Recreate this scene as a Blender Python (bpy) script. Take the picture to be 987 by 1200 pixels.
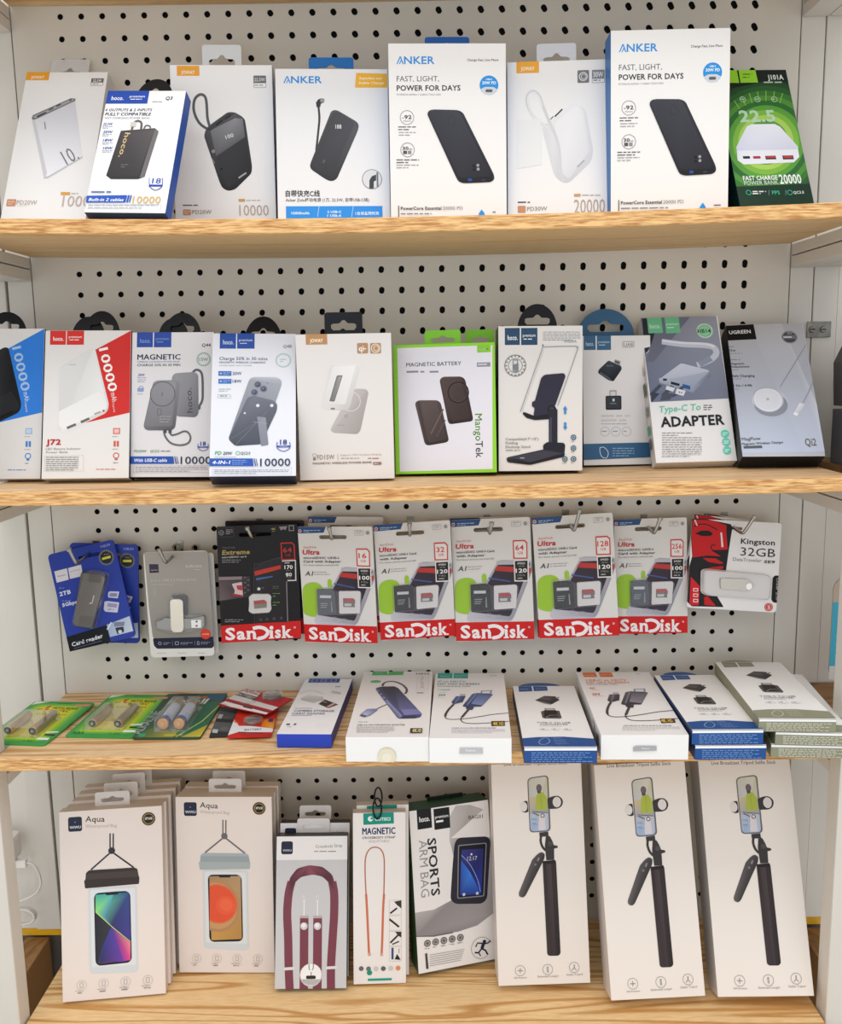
import bpy, bmesh, math, random
import numpy as np
from mathutils import Matrix, Vector

# ------------------------------------------------------------------ camera
W_PX, H_PX = 987, 1200
F_PX, PITCH, YAW, ROLL = 1066.304563, 0.158534, -0.005486, -0.017678
CAM = np.array([0.42524, -1.16064, -0.05659])
def cam_axes():
    cp, sp, cy, sy, cr, sr = math.cos(PITCH), math.sin(PITCH), math.cos(YAW), math.sin(YAW), math.cos(ROLL), math.sin(ROLL)
    fw = np.array([sy*cp, cy*cp, -sp]); right = np.array([cy, -sy, 0.0]); up = np.cross(right, fw)
    return right*cr + up*sr, -right*sr + up*cr, fw
RT, UPV, FW = cam_axes()
def ray(x, y): return FW*F_PX + RT*(x - W_PX/2) - UPV*(y - H_PX/2)
def onY(x, y, Y=0.0): d = ray(x, y); return CAM + d*((Y - CAM[1])/d[1])
def onZ(x, y, Z): d = ray(x, y); return CAM + d*((Z - CAM[2])/d[2])

scn = bpy.context.scene
for o in list(bpy.data.objects): bpy.data.objects.remove(o)
col = scn.collection
cd = bpy.data.cameras.new('camera'); cam = bpy.data.objects.new('camera', cd); col.objects.link(cam)
m = Matrix(((RT[0], UPV[0], -FW[0], CAM[0]), (RT[1], UPV[1], -FW[1], CAM[1]), (RT[2], UPV[2], -FW[2], CAM[2]), (0, 0, 0, 1)))
cam.matrix_world = m
cd.sensor_fit = 'HORIZONTAL'; cd.sensor_width = 36; cd.lens = F_PX*36/W_PX; cd.clip_start = .02; cd.clip_end = 50
scn.camera = cam
scn.view_settings.view_transform = 'Standard'; scn.view_settings.look = 'None'
scn.view_settings.gamma = 1; scn.view_settings.use_curve_mapping = False
scn.view_settings.exposure = 0.01
# ------------------------------------------------------------------ light: the shop's white room and its ceiling panels
wd = bpy.data.worlds.new('shop_room'); scn.world = wd; wd.use_nodes = True
wd.node_tree.nodes['Background'].inputs[0].default_value = (.97, .98, 1.0, 1)
wd.node_tree.nodes['Background'].inputs[1].default_value = .80
def area(name, loc, rot, sx, sy, power, c):
    l = bpy.data.lights.new(name, 'AREA'); l.shape = 'RECTANGLE'; l.size = sx; l.size_y = sy; l.energy = power; l.color = c
    o = bpy.data.objects.new(name, l); col.objects.link(o); o.location = loc; o.rotation_euler = [math.radians(a) for a in rot]; return o
area('ceiling_light', (.45, -1.05, 1.75), (12, 0, 0), 2.6, .9, 21, (1, .97, .93))
area('ceiling_light', (-.4, -2.8, 1.5), (58, 0, -14), 1.8, .9, 11, (.95, .98, 1))
area('ceiling_light', (1.5, -2.8, 1.5), (58, 0, 18), 1.8, .9, 5, (.95, .98, 1))
area('front_fill_light', (.2, -3.0, -.35), (93, 0, -4), 3.0, 1.2, 11, (.80, .91, 1))  # cool low front light, added to brighten the lower bays

# ------------------------------------------------------------------ colours and materials
def lin(c): return c/12.92 if c <= .04045 else ((c + .055)/1.055)**2.4
def hx(s):
    if not isinstance(s, str): return s
    s = s.lstrip('#')
    if len(s) == 3: s = ''.join(q*2 for q in s)
    return tuple(lin(int(s[i:i+2], 16)/255) for i in (0, 2, 4)) + (1,)
MATS = {}
def newmat(name):
    mt = bpy.data.materials.new(name); mt.use_nodes = True; nt = mt.node_tree
    MATS[name] = mt; return mt, nt, nt.nodes['Principled BSDF']
def node(nt, t, **k):
    n = nt.nodes.new(t)
    for a, b in k.items(): setattr(n, a, b)
    return n
def attr_mat(name, rough, spec=.5, metal=0, coat=0, bump=0):
    mt, nt, b = newmat(name)
    a = node(nt, 'ShaderNodeAttribute', attribute_name='Col')
    nt.links.new(a.outputs['Color'], b.inputs['Base Color'])
    b.inputs['Roughness'].default_value = rough; b.inputs['Specular IOR Level'].default_value = spec
    b.inputs['Metallic'].default_value = metal; b.inputs['Coat Weight'].default_value = coat; b.inputs['Coat Roughness'].default_value = .12
    if bump:
        tc = node(nt, 'ShaderNodeTexCoord'); n = node(nt, 'ShaderNodeTexNoise'); n.inputs['Scale'].default_value = 9
        n.inputs['Detail'].default_value = 3
        bp = node(nt, 'ShaderNodeBump'); bp.inputs['Strength'].default_value = bump; bp.inputs['Distance'].default_value = .004
        nt.links.new(tc.outputs['Object'], n.inputs['Vector']); nt.links.new(n.outputs['Fac'], bp.inputs['Height']); nt.links.new(bp.outputs['Normal'], b.inputs['Normal'])
    return mt
M_CARD = attr_mat('printed_card', .42, .2, coat=.03, bump=.10)
M_MATTE = attr_mat('matte_card', .6, .3)
M_PLASTIC = attr_mat('plastic', .42, .22)
M_METALC = attr_mat('tinted_metal', .32, .5, metal=1)
def plain(name, c, rough, metal=0, noise=0, nscale=20, spec=.5):
    mt, nt, b = newmat(name); b.inputs['Roughness'].default_value = rough; b.inputs['Metallic'].default_value = metal
    b.inputs['Specular IOR Level'].default_value = spec
    c = hx(c); b.inputs['Base Color'].default_value = c
    tc = node(nt, 'ShaderNodeTexCoord'); n = node(nt, 'ShaderNodeTexNoise'); n.inputs['Scale'].default_value = nscale; n.inputs['Detail'].default_value = 4
    r = node(nt, 'ShaderNodeValToRGB'); nt.links.new(tc.outputs['Object'], n.inputs['Vector']); nt.links.new(n.outputs['Fac'], r.inputs['Fac'])
    k = noise; r.color_ramp.elements[0].color = tuple(q*(1 - k) for q in c[:3]) + (1,); r.color_ramp.elements[1].color = tuple(min(1, q*(1 + k)) for q in c[:3]) + (1,)
    r.color_ramp.elements[0].position = .35; r.color_ramp.elements[1].position = .65
    nt.links.new(r.outputs['Color'], b.inputs['Base Color']); return mt
M_WHITE = plain('white_enamel', '#d8d3ca', .42, 0, .03, 6)
M_PEG = plain('pegboard_enamel', '#d5cfc4', .45, 0, .03, 5)
M_DARK = plain('dark_gap', '#0c0a0b', .9, 0, .05)
M_STEEL = plain('bright_steel', '#a8a59d', .28, 1, .10, 60)
M_ZINC = plain('zinc_plate', '#8d8a83', .45, .8, .2, 90)
M_YELLOW = plain('yellow_rail', '#d9a400', .5, 0, .15, 30)
M_GREY = plain('dark_grey_panel', '#55504c', .7, 0, .08, 10)
M_BLACK = plain('black_card', '#15161a', .45, 0, .05, 30)
def clear_mat(name, refl, tint=(1, 1, 1, 1), diff=.06):
    mt, nt, b = newmat(name); nt.nodes.remove(b); out = [n for n in nt.nodes if n.type == 'OUTPUT_MATERIAL'][0]
    t = node(nt, 'ShaderNodeBsdfTransparent'); t.inputs[0].default_value = tint
    g = node(nt, 'ShaderNodeBsdfGlossy'); g.inputs['Roughness'].default_value = .08
    d = node(nt, 'ShaderNodeBsdfDiffuse'); d.inputs[0].default_value = (.9, .9, .9, 1)
    lw = node(nt, 'ShaderNodeLayerWeight'); lw.inputs[0].default_value = refl
    m1 = node(nt, 'ShaderNodeMixShader'); m2 = node(nt, 'ShaderNodeMixShader'); m2.inputs[0].default_value = diff
    nt.links.new(lw.outputs['Facing'], m1.inputs[0]); nt.links.new(t.outputs[0], m1.inputs[1]); nt.links.new(g.outputs[0], m1.inputs[2])
    nt.links.new(m1.outputs[0], m2.inputs[1]); nt.links.new(d.outputs[0], m2.inputs[2]); nt.links.new(m2.outputs[0], out.inputs[0]); return mt
M_CLEAR = clear_mat('clear_blister', .22)
M_MILKY = clear_mat('milky_blister', .25, diff=.16)
def wood(name, c0, c1, c2, grain=(1.2, 22, 22), rings=.5, rough=.5, fleck=0, wood_scale=1):
    mt, nt, b = newmat(name); L = nt.links.new; b.inputs['Roughness'].default_value = rough; b.inputs['Specular IOR Level'].default_value = .35
    tc = node(nt, 'ShaderNodeTexCoord'); mp = node(nt, 'ShaderNodeMapping'); mp.inputs['Scale'].default_value = grain
    L(tc.outputs['Object'], mp.inputs['Vector'])
    n1 = node(nt, 'ShaderNodeTexNoise'); n1.inputs['Scale'].default_value = 1.6*wood_scale; n1.inputs['Detail'].default_value = 2; n1.inputs['Distortion'].default_value = .6
    L(mp.outputs[0], n1.inputs['Vector'])
    ml = node(nt, 'ShaderNodeMath', operation='MULTIPLY'); ml.inputs[1].default_value = 38*rings; L(n1.outputs['Fac'], ml.inputs[0])
    sn = node(nt, 'ShaderNodeMath', operation='SINE'); L(ml.outputs[0], sn.inputs[0])
    mr = node(nt, 'ShaderNodeMapRange'); mr.inputs[1].default_value = -1; mr.inputs[2].default_value = 1; L(sn.outputs[0], mr.inputs[0])
    rp = node(nt, 'ShaderNodeValToRGB'); L(mr.outputs[0], rp.inputs['Fac'])
    e = rp.color_ramp.elements; e[0].position = 0; e[0].color = hx(c0); e[1].position = 1; e[1].color = hx(c1)
    q = rp.color_ramp.elements.new(.42); q.color = hx(c1)
    n2 = node(nt, 'ShaderNodeTexNoise'); mp2 = node(nt, 'ShaderNodeMapping'); mp2.inputs['Scale'].default_value = (55, 650, 650)
    L(tc.outputs['Object'], mp2.inputs['Vector']); L(mp2.outputs[0], n2.inputs['Vector']); n2.inputs['Scale'].default_value = 1; n2.inputs['Detail'].default_value = 3
    r2 = node(nt, 'ShaderNodeValToRGB'); L(n2.outputs['Fac'], r2.inputs['Fac']); r2.color_ramp.elements[0].position = .34; r2.color_ramp.elements[1].position = .62
    r2.color_ramp.elements[0].color = hx(c2); r2.color_ramp.elements[1].color = (1, 1, 1, 1)
    mx = node(nt, 'ShaderNodeMix', data_type='RGBA', blend_type='MULTIPLY'); mx.inputs[0].default_value = .35 + fleck
    L(rp.outputs[0], mx.inputs[6]); L(r2.outputs[0], mx.inputs[7]); L(mx.outputs[2], b.inputs['Base Color'])
    return mt
M_WTOP = wood('oak_shelf_top', '#c8995f', '#ebcb9f', '#c79d6c', grain=(.9, 14, 14), rings=1.7)
M_WBASE = wood('oak_base_top', '#cb9858', '#efcd98', '#d9b384', grain=(.8, 12, 12), rings=1.8)
M_WEDGE = wood('oak_shelf_edge', '#e6b874', '#edc284', '#b07c38', grain=(3, 40, 40), rings=.12, fleck=.45)
M_WUND = wood('oak_shelf_underside', '#d2ac74', '#e2c28e', '#c9a06c', rings=.4)
M_WBROWN = wood('brown_board', '#8a6238', '#a57c4e', '#6a4826', grain=(10, 10, 1.5), rings=.5)

# ------------------------------------------------------------------ mesh helpers
class G:
    def __init__(s): s.v = []; s.f = []; s.c = []; s.m = []
    def add(s, vs, fs, c, mi=0):
        n = len(s.v); s.v += [tuple(p) for p in vs]
        for i, f in enumerate(fs):
            s.f.append(tuple(n + k for k in f)); s.m.append(mi)
            if isinstance(c, list): s.c.append([c[k] for k in f])
            else: s.c.append([c]*len(f))
    def box(s, x0, x1, y0, y1, z0, z1, c=(1, 1, 1, 1), mi=0):
        vs = [(x, y, z) for x in (x0, x1) for y in (y0, y1) for z in (z0, z1)]
        s.add(vs, [(0, 1, 3, 2), (4, 6, 7, 5), (0, 4, 5, 1), (2, 3, 7, 6), (0, 2, 6, 4), (1, 5, 7, 3)], hx(c), mi)
    def tube(s, pts, r, c=(1, 1, 1, 1), n=10, mi=0, cap=True):
        pts = [Vector(p) for p in pts]; c = hx(c); rings = []; prev = None
        for i, p in enumerate(pts):
            t = ((pts[i+1] if i < len(pts)-1 else p) - (pts[i-1] if i else p)).normalized()
            if prev is None: a = Vector((0, 0, 1)) if abs(t.z) < .9 else Vector((1, 0, 0)); u = t.cross(a).normalized()
            else: u = (prev - t*prev.dot(t)).normalized()
            prev = u; w = t.cross(u); rr = r[i] if isinstance(r, (list, tuple)) else r
            rings.append([p + (u*math.cos(2*math.pi*k/n) + w*math.sin(2*math.pi*k/n))*rr for k in range(n)])
        vs = [q for rg in rings for q in rg]; fs = []
        for i in range(len(rings)-1):
            for k in range(n): fs.append((i*n+k, i*n+(k+1) % n, (i+1)*n+(k+1) % n, (i+1)*n+k))
        if cap: fs += [tuple(range(n-1, -1, -1)), tuple((len(rings)-1)*n + k for k in range(n))]
        s.add(vs, fs, c, mi)
    def build(s, name, mats, parent=None, smooth=False, bevel=0):
        me = bpy.data.meshes.new(name); me.from_pydata(s.v, [], s.f)
        if not isinstance(mats, (list, tuple)): mats = [mats]
        for q in mats: me.materials.append(q)
        ca = me.color_attributes.new('Col', 'FLOAT_COLOR', 'CORNER')
        flat = [x for fc in s.c for cc in fc for x in cc]; ca.data.foreach_set('color', flat)
        me.polygons.foreach_set('material_index', s.m)
        if bevel:
            b = bmesh.new(); b.from_mesh(me); bmesh.ops.remove_doubles(b, verts=b.verts, dist=1e-6)
            bmesh.ops.bevel(b, geom=list(b.edges), offset=bevel, segments=2, affect='EDGES', profile=.6); b.to_mesh(me); b.free()
        if smooth: me.polygons.foreach_set('use_smooth', [True]*len(me.polygons))
        me.validate(); me.update()
        o = bpy.data.objects.new(name, me); col.objects.link(o)
        if parent: o.parent = parent
        return o
def tag(o, label=None, cat=None, group=None, kind=None):
    for k, v in (('label', label), ('category', cat), ('group', group), ('kind', kind)):
        if v: o[k] = v
    return o
def empty(name, loc, label, cat, group=None, mat=None):
    o = bpy.data.objects.new(name, None); col.objects.link(o); o.empty_display_size = .02
    if mat is not None: o.matrix_world = mat
    else: o.location = loc
    return tag(o, label, cat, group)
def rmat(yaw, lean, roll):
    return Matrix.Rotation(yaw, 3, 'Z') @ Matrix.Rotation(-lean, 3, 'X') @ Matrix.Rotation(roll, 3, 'Y')
# flat plate cut from 2D outlines (first the outline, then holes), extruded to a real thickness
def plate(outs, th, c, mats, name, parent, place, side_c=None):
    cu = bpy.data.curves.new('outline', 'CURVE'); cu.dimensions = '2D'; cu.fill_mode = 'BOTH'; cu.extrude = th/2
    for pts in outs:
        sp = cu.splines.new('POLY'); sp.points.add(len(pts)-1); sp.use_cyclic_u = True
        for p, q in zip(sp.points, pts): p.co = (q[0]*100, q[1]*100, 0, 1)
    cu.extrude = th*50
    ob = bpy.data.objects.new('outline', cu); me = bpy.data.meshes.new_from_object(ob)
    g = G(); vs = [place(v.co.x/100, v.co.y/100, v.co.z/100) for v in me.vertices]
    g.add(vs, [tuple(p.vertices) for p in me.polygons], hx(c))
    bpy.data.objects.remove(ob); bpy.data.curves.remove(cu); bpy.data.meshes.remove(me)
    return g.build(name, mats, parent) if name else g
def rrect(x0, y0, x1, y1, r, n=5):
    r = min(r, abs(x1-x0)/2, abs(y1-y0)/2); out = []
    for cx, cy, a in ((x1-r, y0+r, -90), (x1-r, y1-r, 0), (x0+r, y1-r, 90), (x0+r, y0+r, 180)):
        for k in range(n+1): t = math.radians(a + 90*k/n); out.append((cx + r*math.cos(t), cy + r*math.sin(t)))
    return out
def circle(cx, cy, rx, ry=None, n=24, a0=0, a1=360):
    ry = rx if ry is None else ry
    k = n if a1 - a0 == 360 else n + 1
    return [(cx + rx*math.cos(math.radians(a0 + (a1-a0)*i/n)), cy + ry*math.sin(math.radians(a0 + (a1-a0)*i/n))) for i in range(k)]
def euro_slot(cx, cy, w, h):
    hh = h*.5; o = [(cx-w/2, cy), (cx-w/2, cy-hh*.6), (cx-w*.42, cy-hh), (cx+w*.42, cy-hh), (cx+w/2, cy-hh*.6), (cx+w/2, cy), (cx+w*.42, cy+hh*.2), (cx+w*.17, cy+hh*.25)]
    o += [(cx + w*.13*math.cos(t), cy+hh*.2 + hh*.62*math.sin(t)) for t in (.5, 1.1, 1.57, 2.04, 2.64)]
    return o + [(cx-w*.17, cy+hh*.25), (cx-w*.42, cy+hh*.2)]

# ------------------------------------------------------------------ lettering
TC = {}
def text_mesh(s, bold):
    k = (s, bold)
    if k not in TC:
        cu = bpy.data.curves.new('letters', 'FONT'); cu.body = s; cu.size = 10; cu.resolution_u = 2; dup = 'M' in s; cu.offset = 0 if dup else [0, .08, .19, .32][bold]
        cu.space_character = 1 + .02*bold
        ob = bpy.data.objects.new('letters', cu); me = bpy.data.meshes.new_from_object(ob)
        vs = [(v.co.x, v.co.y) for v in me.vertices]; fs = [tuple(p.vertices) for p in me.polygons]
        if dup and bold:
            n = len(vs); sh = [0, .10, .22, .36][bold]; base, bf = vs, fs; vs = []; fs = []
            for k, (dx, dy) in enumerate(((-sh, 0), (-sh/2, sh*.5), (0, -sh*.5), (sh/2, sh*.5), (sh, 0))): vs += [(a + dx, b_ + dy) for a, b_ in base]; fs += [tuple(i + k*n for i in f) for f in bf]
        bpy.data.objects.remove(ob); bpy.data.curves.remove(cu); bpy.data.meshes.remove(me)
        TC[k] = (vs, fs)
    return TC[k]
CAPH = {}
def caph(b):
    if b not in CAPH: vs, _ = text_mesh('H', b); CAPH[b] = (min(v[1] for v in vs), max(v[1] for v in vs))
    return CAPH[b]

def smooth(p, k=4):
    out = []
    for i in range(len(p)-1):
        a, b, c, d = p[max(i-1, 0)], p[i], p[i+1], p[min(i+2, len(p)-1)]
        for j in range(k):
            t = j/k; out.append(tuple(.5*(2*b[m] + (c[m]-a[m])*t + (2*a[m]-5*b[m]+4*c[m]-d[m])*t*t + (3*b[m]-a[m]-3*c[m]+d[m])*t**3) for m in range(len(b))))
    return out + [tuple(p[-1])]
CROPS = dict(K1=(0, 0, 2.903), K2=(310, 20, 2.903), K3=(590, 0, 2.486), K4=(0, 340, 3.796), K5=(230, 340, 3.948), K6=(450, 340, 3.084), K7=(740, 270, 3.636),
  M1=(0, 580, 3.796), M2=(240, 590, 3.29), M3=(510, 580, 3.184), M4=(780, 560, 4.768), M5=(0, 770, 2.991), M6=(310, 770, 3.184), M7=(590, 760, 2.486),
  N1=(0, 880, 3.75), N2=(190, 890, 4.138), N3=(310, 900, 3.525), N4=(560, 870, 3.636), N5=(750, 870, 3.637),
  Z1=(240, 790, 8.225), Z2=(40, 620, 7.05), Z3=(160, 635, 8.276), Z4=(245, 600, 7.5), Z5=(345, 600, 7.5), Z6=(795, 590, 7.592), Z7=(0, 800, 7.592), Z8=(120, 800, 6.58), Y1=(320, 780, 9.87), Y2=(400, 775, 8.97), Y3=(500, 775, 8.97), Y4=(595, 780, 8.58), Y5=(670, 775, 6.807), Y6=(760, 765, 4.348), Y7=(575, 880, 7.896), FULL=(0, 0, 1))
POSE = {
  'B1': (0.0092, -0.1252, 0.1053, -1.7, 25.04, 1.92, 0.0957, 0.2011, 0.022),
  'B2': (0.1249, -0.2035, 0.1024, -4.83, 25.42, 2.85, 0.0857, 0.1486, 0.016),
  'B3': (0.2037, -0.0894, 0.096, 2.56, 3.81, 0.34, 0.1136, 0.1848, 0.03),
  'B4': (0.329, -0.1122, 0.0971, 3.26, 9.47, 0.32, 0.1248, 0.1776, 0.025),
  'B5': (0.4561, -0.121, 0.0952, 2.01, 4.29, 0.32, 0.1279, 0.1942, 0.03),
  'B6': (0.5783, -0.1118, 0.0969, -2.78, 7.51, 0.16, 0.113, 0.1792, 0.03),
  'B7': (0.6958, -0.1306, 0.0954, 0.34, 2.62, -0.31, 0.1277, 0.1984, 0.03),
  'B8': (0.8167, -0.124, 0.1045, 6.97, 22.38, -1.84, 0.0863, 0.179, 0.025),
  'C1': (-0.0631, -0.1324, -0.1748, 1.39, 14.46, 0.72, 0.0987, 0.1755, 0.025),
  'C2': (0.0428, -0.1457, -0.1742, 3.73, 15.77, 0.78, 0.0965, 0.1716, 0.025),
  'C3': (0.1363, -0.1347, -0.1756, -0.78, 12.38, 0.74, 0.0942, 0.1667, 0.025),
  'C4': (0.2411, -0.1962, -0.1691, 6.53, 25.21, 1.29, 0.0916, 0.1683, 0.028),
  'C5': (0.3385, -0.1564, -0.1792, 1.03, 3.78, -0.16, 0.1048, 0.16, 0.028),
  'C6': (0.4491, -0.1223, -0.1781, -4.27, 6.63, -0.68, 0.1164, 0.1478, 0.025),
  'C7': (0.5578, -0.1199, -0.1775, 0.17, 5.68, 0.51, 0.0962, 0.1651, 0.035),
  'C8': (0.6595, -0.0583, -0.1788, 3.6, 6.9, 0.27, 0.0836, 0.1562, 0.018),
  'C9': (0.7417, -0.1035, -0.1719, -0.39, 25.77, -0.89, 0.0944, 0.1885, 0.02),
  'C10': (0.8296, -0.1299, -0.1646, -4.44, 33.42, 0.21, 0.0953, 0.182, 0.028),
  'H1': (0.0112, -0.045, -0.3981, -2.8, 8.69, -12.69, 0.088, 0.1266, 0.002),
  'H2': (0.0065, -0.02, -0.4038, 0.21, 0.35, 2.63, 0.0869, 0.1307, 0.002),
  'H3': (0.1107, -0.04, -0.4181, -0.68, 1.49, -1.05, 0.082, 0.1367, 0.002),
  'S1': (0.2118, -0.035, -0.4004, 8.61, 0.05, 0.41, 0.1006, 0.1501, 0.003),
  'S2': (0.3138, -0.035, -0.4044, -8.83, -2.6, -0.77, 0.0959, 0.1523, 0.002),
  'S3': (0.4127, -0.035, -0.4, 3.05, -1.34, -2.1, 0.0959, 0.1511, 0.002),
  'S4': (0.5114, -0.035, -0.4046, -3.66, 3.07, -2.06, 0.1001, 0.157, 0.002),
  'S5': (0.6172, -0.045, -0.3991, -6.61, 1.72, -3.8, 0.0997, 0.1565, 0.002),
  'S6': (0.7127, -0.03, -0.4006, -4.66, 1.79, -1.64, 0.0905, 0.1493, 0.002),
  'K1': (0.8069, -0.05, -0.3655, -4.23, 6.86, 3.23, 0.11, 0.1123, 0.002),
  'P1': (-0.0564, -0.1701, -0.477, -6.68, 88.46, 0.0, 0.081, 0.1245, 0.002),
  'P2': (0.0381, -0.1534, -0.477, -4.21, 89.43, 0.0, 0.0824, 0.1339, 0.002),
  'P3': (0.1194, -0.1606, -0.476, -0.77, 89.82, 0.0, 0.0794, 0.1415, 0.003),
  'L1': (0.2835, -0.1886, -0.463, -3.02, 90.01, -0.0, 0.0623, 0.1838, 0.016),
  'L2': (0.3792, -0.2295, -0.451, -1.77, 89.93, 0.0, 0.0902, 0.2134, 0.028),
  'L3': (0.4686, -0.2361, -0.451, -2.7, 89.97, 0.0, 0.0884, 0.21, 0.028),
  'L4': (0.565, -0.2399, -0.461, -1.84, 90.07, 0.0, 0.078, 0.1901, 0.018),
  'L5': (0.656, -0.2345, -0.451, -1.84, 89.81, -0.0, 0.0935, 0.2018, 0.028),
  'L6': (0.7434, -0.2383, -0.445, -1.23, 90.36, -0.0, 0.0778, 0.1783, 0.034),
  'L7': (0.8162, -0.2382, -0.434, -3.34, 89.47, -0.0, 0.0808, 0.1837, 0.045),
  'A1': (0.035, -0.158, -0.8116, 7.13, 10.75, 0.48, 0.1222, 0.229, 0.018),
  'A2': (0.1625, -0.1115, -0.8131, -0.87, 6.06, 0.37, 0.1217, 0.2276, 0.018),
  'A3': (0.2735, -0.1486, -0.8098, 1.79, 14.99, 1.28, 0.0881, 0.1819, 0.02),
  'A4': (0.3581, -0.1366, -0.8132, 3.19, 7.26, 1.25, 0.0652, 0.2151, 0.014),
  'A5': (0.4644, -0.1092, -0.8092, 15.82, 9.62, 0.23, 0.1208, 0.2044, 0.035),
  'A6': (0.5604, -0.1543, -0.8042, 1.26, 13.85, -0.41, 0.1124, 0.2669, 0.045),
  'A7': (0.6912, -0.1856, -0.8011, 0.73, 17.96, -1.57, 0.112, 0.2711, 0.045),
  'A8': (0.8175, -0.1883, -0.7987, -2.07, 21.22, -1.2, 0.1124, 0.2744, 0.045),
  'Q1': (0.1893, -0.1558, -0.4777, 4.18, 89.87, 0.0, 0.042, 0.0952, 0.0012),
  'Q2': (0.2165, -0.1631, -0.4758, 3.29, 89.86, 0.0, 0.0508, 0.0966, 0.0012),
  'Q3': (0.1943, -0.096, -0.4683, -28.83, 88.49, 0.0, 0.0766, 0.0547, 0.0012)}
S3 = -.479
BZ = -.815
rnd = random.Random(7)
ITEMS = {}; ALL = []
# a carton or card standing, leaning, hanging or lying: local x to the right, z up its printed face, y into its depth
class Item:
    def __init__(s, key, name, label, cat, group=None, pose=None, front='#eceae6', side=None, top=None, bottom=None, left=None, right=None, mat=None, body='carton', r=.0007, outline=None, slot=None, cr=.003):
        s.pose = list(pose or POSE[key]); x, y, z, yaw, lean, roll, s.w, s.h, s.t = s.pose
        s.R = rmat(math.radians(yaw), math.radians(lean), math.radians(roll)); s.O = Vector((x, y, z))
        M4 = s.R.to_4x4(); M4.translation = s.O
        s.mat = mat or M_CARD; s.root = empty(name, None, label, cat, group, M4); s.src = None; s.o = (0, 0, 1); s.sd = 'front'; s.g = None; s.k = 0; s.nm = None; s.kz = None
        Rn = np.array(s.R); s.Rn = Rn; s.On = np.array([x, y, z]); side = side or front
        w, h, t = s.w, s.h, s.t
        s.side0 = 0
        if outline is None and t > .004:
            b = bmesh.new(); bmesh.ops.create_cube(b, size=1)
            for v in b.verts: v.co = (v.co.x*w, (v.co.y + .5)*t, (v.co.z + .5)*h)
            bmesh.ops.bevel(b, geom=list(b.edges), offset=r, segments=2, affect='EDGES', profile=.7)
            me = bpy.data.meshes.new(body); cl = b.loops.layers.float_color.new('Col')
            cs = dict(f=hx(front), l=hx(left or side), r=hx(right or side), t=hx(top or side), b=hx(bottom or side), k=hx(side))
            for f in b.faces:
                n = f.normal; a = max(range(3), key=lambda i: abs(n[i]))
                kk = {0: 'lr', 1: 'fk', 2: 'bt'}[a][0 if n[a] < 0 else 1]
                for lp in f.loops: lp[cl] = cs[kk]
            b.to_mesh(me); b.free(); me.materials.append(s.mat)
            o = bpy.data.objects.new(body, me); col.objects.link(o); o.parent = s.root; s.bodyo = o
        else:
            outs = [rrect(-w/2, 0, w/2, h, cr)] if outline is None else [outline]
            s.slot = None
            if slot:
                sx, sz, sw, sh = (slot[0]-.5)*w, h*(1-slot[1]), slot[2]*w, slot[3]*h; outs.append(rrect(sx-sw/2, sz-sh/2, sx+sw/2, sz+sh/2, sh*.45, 3)); s.slot = (sx, sz)
            s.bodyo = plate(outs, t, front, s.mat, body, s.root, lambda a, b_, c: (a, t/2 - c, b_))
        ALL.append(s)
        if key: ITEMS[key] = s
    def crop(s, n): s.o = CROPS[n]; s.nm = None; s.src = None; return s
    def n(s, W, H): s.nm = (W, H); return s
    def like(s, it): s.src = it; s.nm = None; s.o = it.o; return s
    def F(s, x, y, yy=0.0):
        if s.nm: return ((x/s.nm[0] - .5)*s.w, s.h*(1 - y/s.nm[1]))
        if s.src: a, b = s.src.F(x, y); return (a*s.w/s.src.w, b*(s.kz or s.h/s.src.h))
        px, py = s.o[0] + x/s.o[2], s.o[1] + y/s.o[2]
        d = s.Rn.T @ ray(px, py); c = s.Rn.T @ (CAM - s.On)
        if s.sd == 'front': k = (yy - c[1])/d[1]; q = c + d*k; return (q[0], q[2])
        if s.sd == 'bottom': k = -c[2]/d[2]; q = c + d*k; return (q[0], -q[1])
        if s.sd == 'left': k = (-s.w/2 - c[0])/d[0]; q = c + d*k; return (-q[1], q[2])
        if s.sd == 'right': k = (s.w/2 - c[0])/d[0]; q = c + d*k; return (q[1], q[2])
    def L3(s, a, b):
        off = .00010 + s.k*.000012
        return {'front': (a, -off, b), 'bottom': (a, -b, -off), 'left': (-s.w/2 - off, -a, b), 'right': (s.w/2 + off, a, b)}[s.sd]
    def part(s, name, label=None):
        s.end(); s.g = G(); s.pn = name; s.pl = label; return s
    def end(s):
        if s.g and s.g.f:
            o = s.g.build(s.pn, s.mat, s.root)
            if s.pl: o['label'] = s.pl
        s.g = None
    def lims(s): return (s.w/2, 0, s.h) if s.sd == 'front' else (s.w/2, -s.t, 0) if s.sd == 'bottom' else (9, 0, s.h)
    def clip(s, pts):
        W, lo, hi = s.lims()
        def cut(pts, ax, lim, sg):
            out = []
            for i in range(len(pts)):
                p, q = pts[i-1], pts[i]; a = (p[ax]-lim)*sg <= 0; b = (q[ax]-lim)*sg <= 0
                if a != b: t = (lim-p[ax])/(q[ax]-p[ax]); out.append(tuple(u+(v-u)*t for u, v in zip(p, q)))
                if b: out.append(q)
            return out
        for ax, lim, sg in ((0, W, 1), (0, -W, -1), (1, hi, 1), (1, lo, -1)):
            if pts: pts = cut(pts, ax, lim, sg)
        return pts
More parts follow.
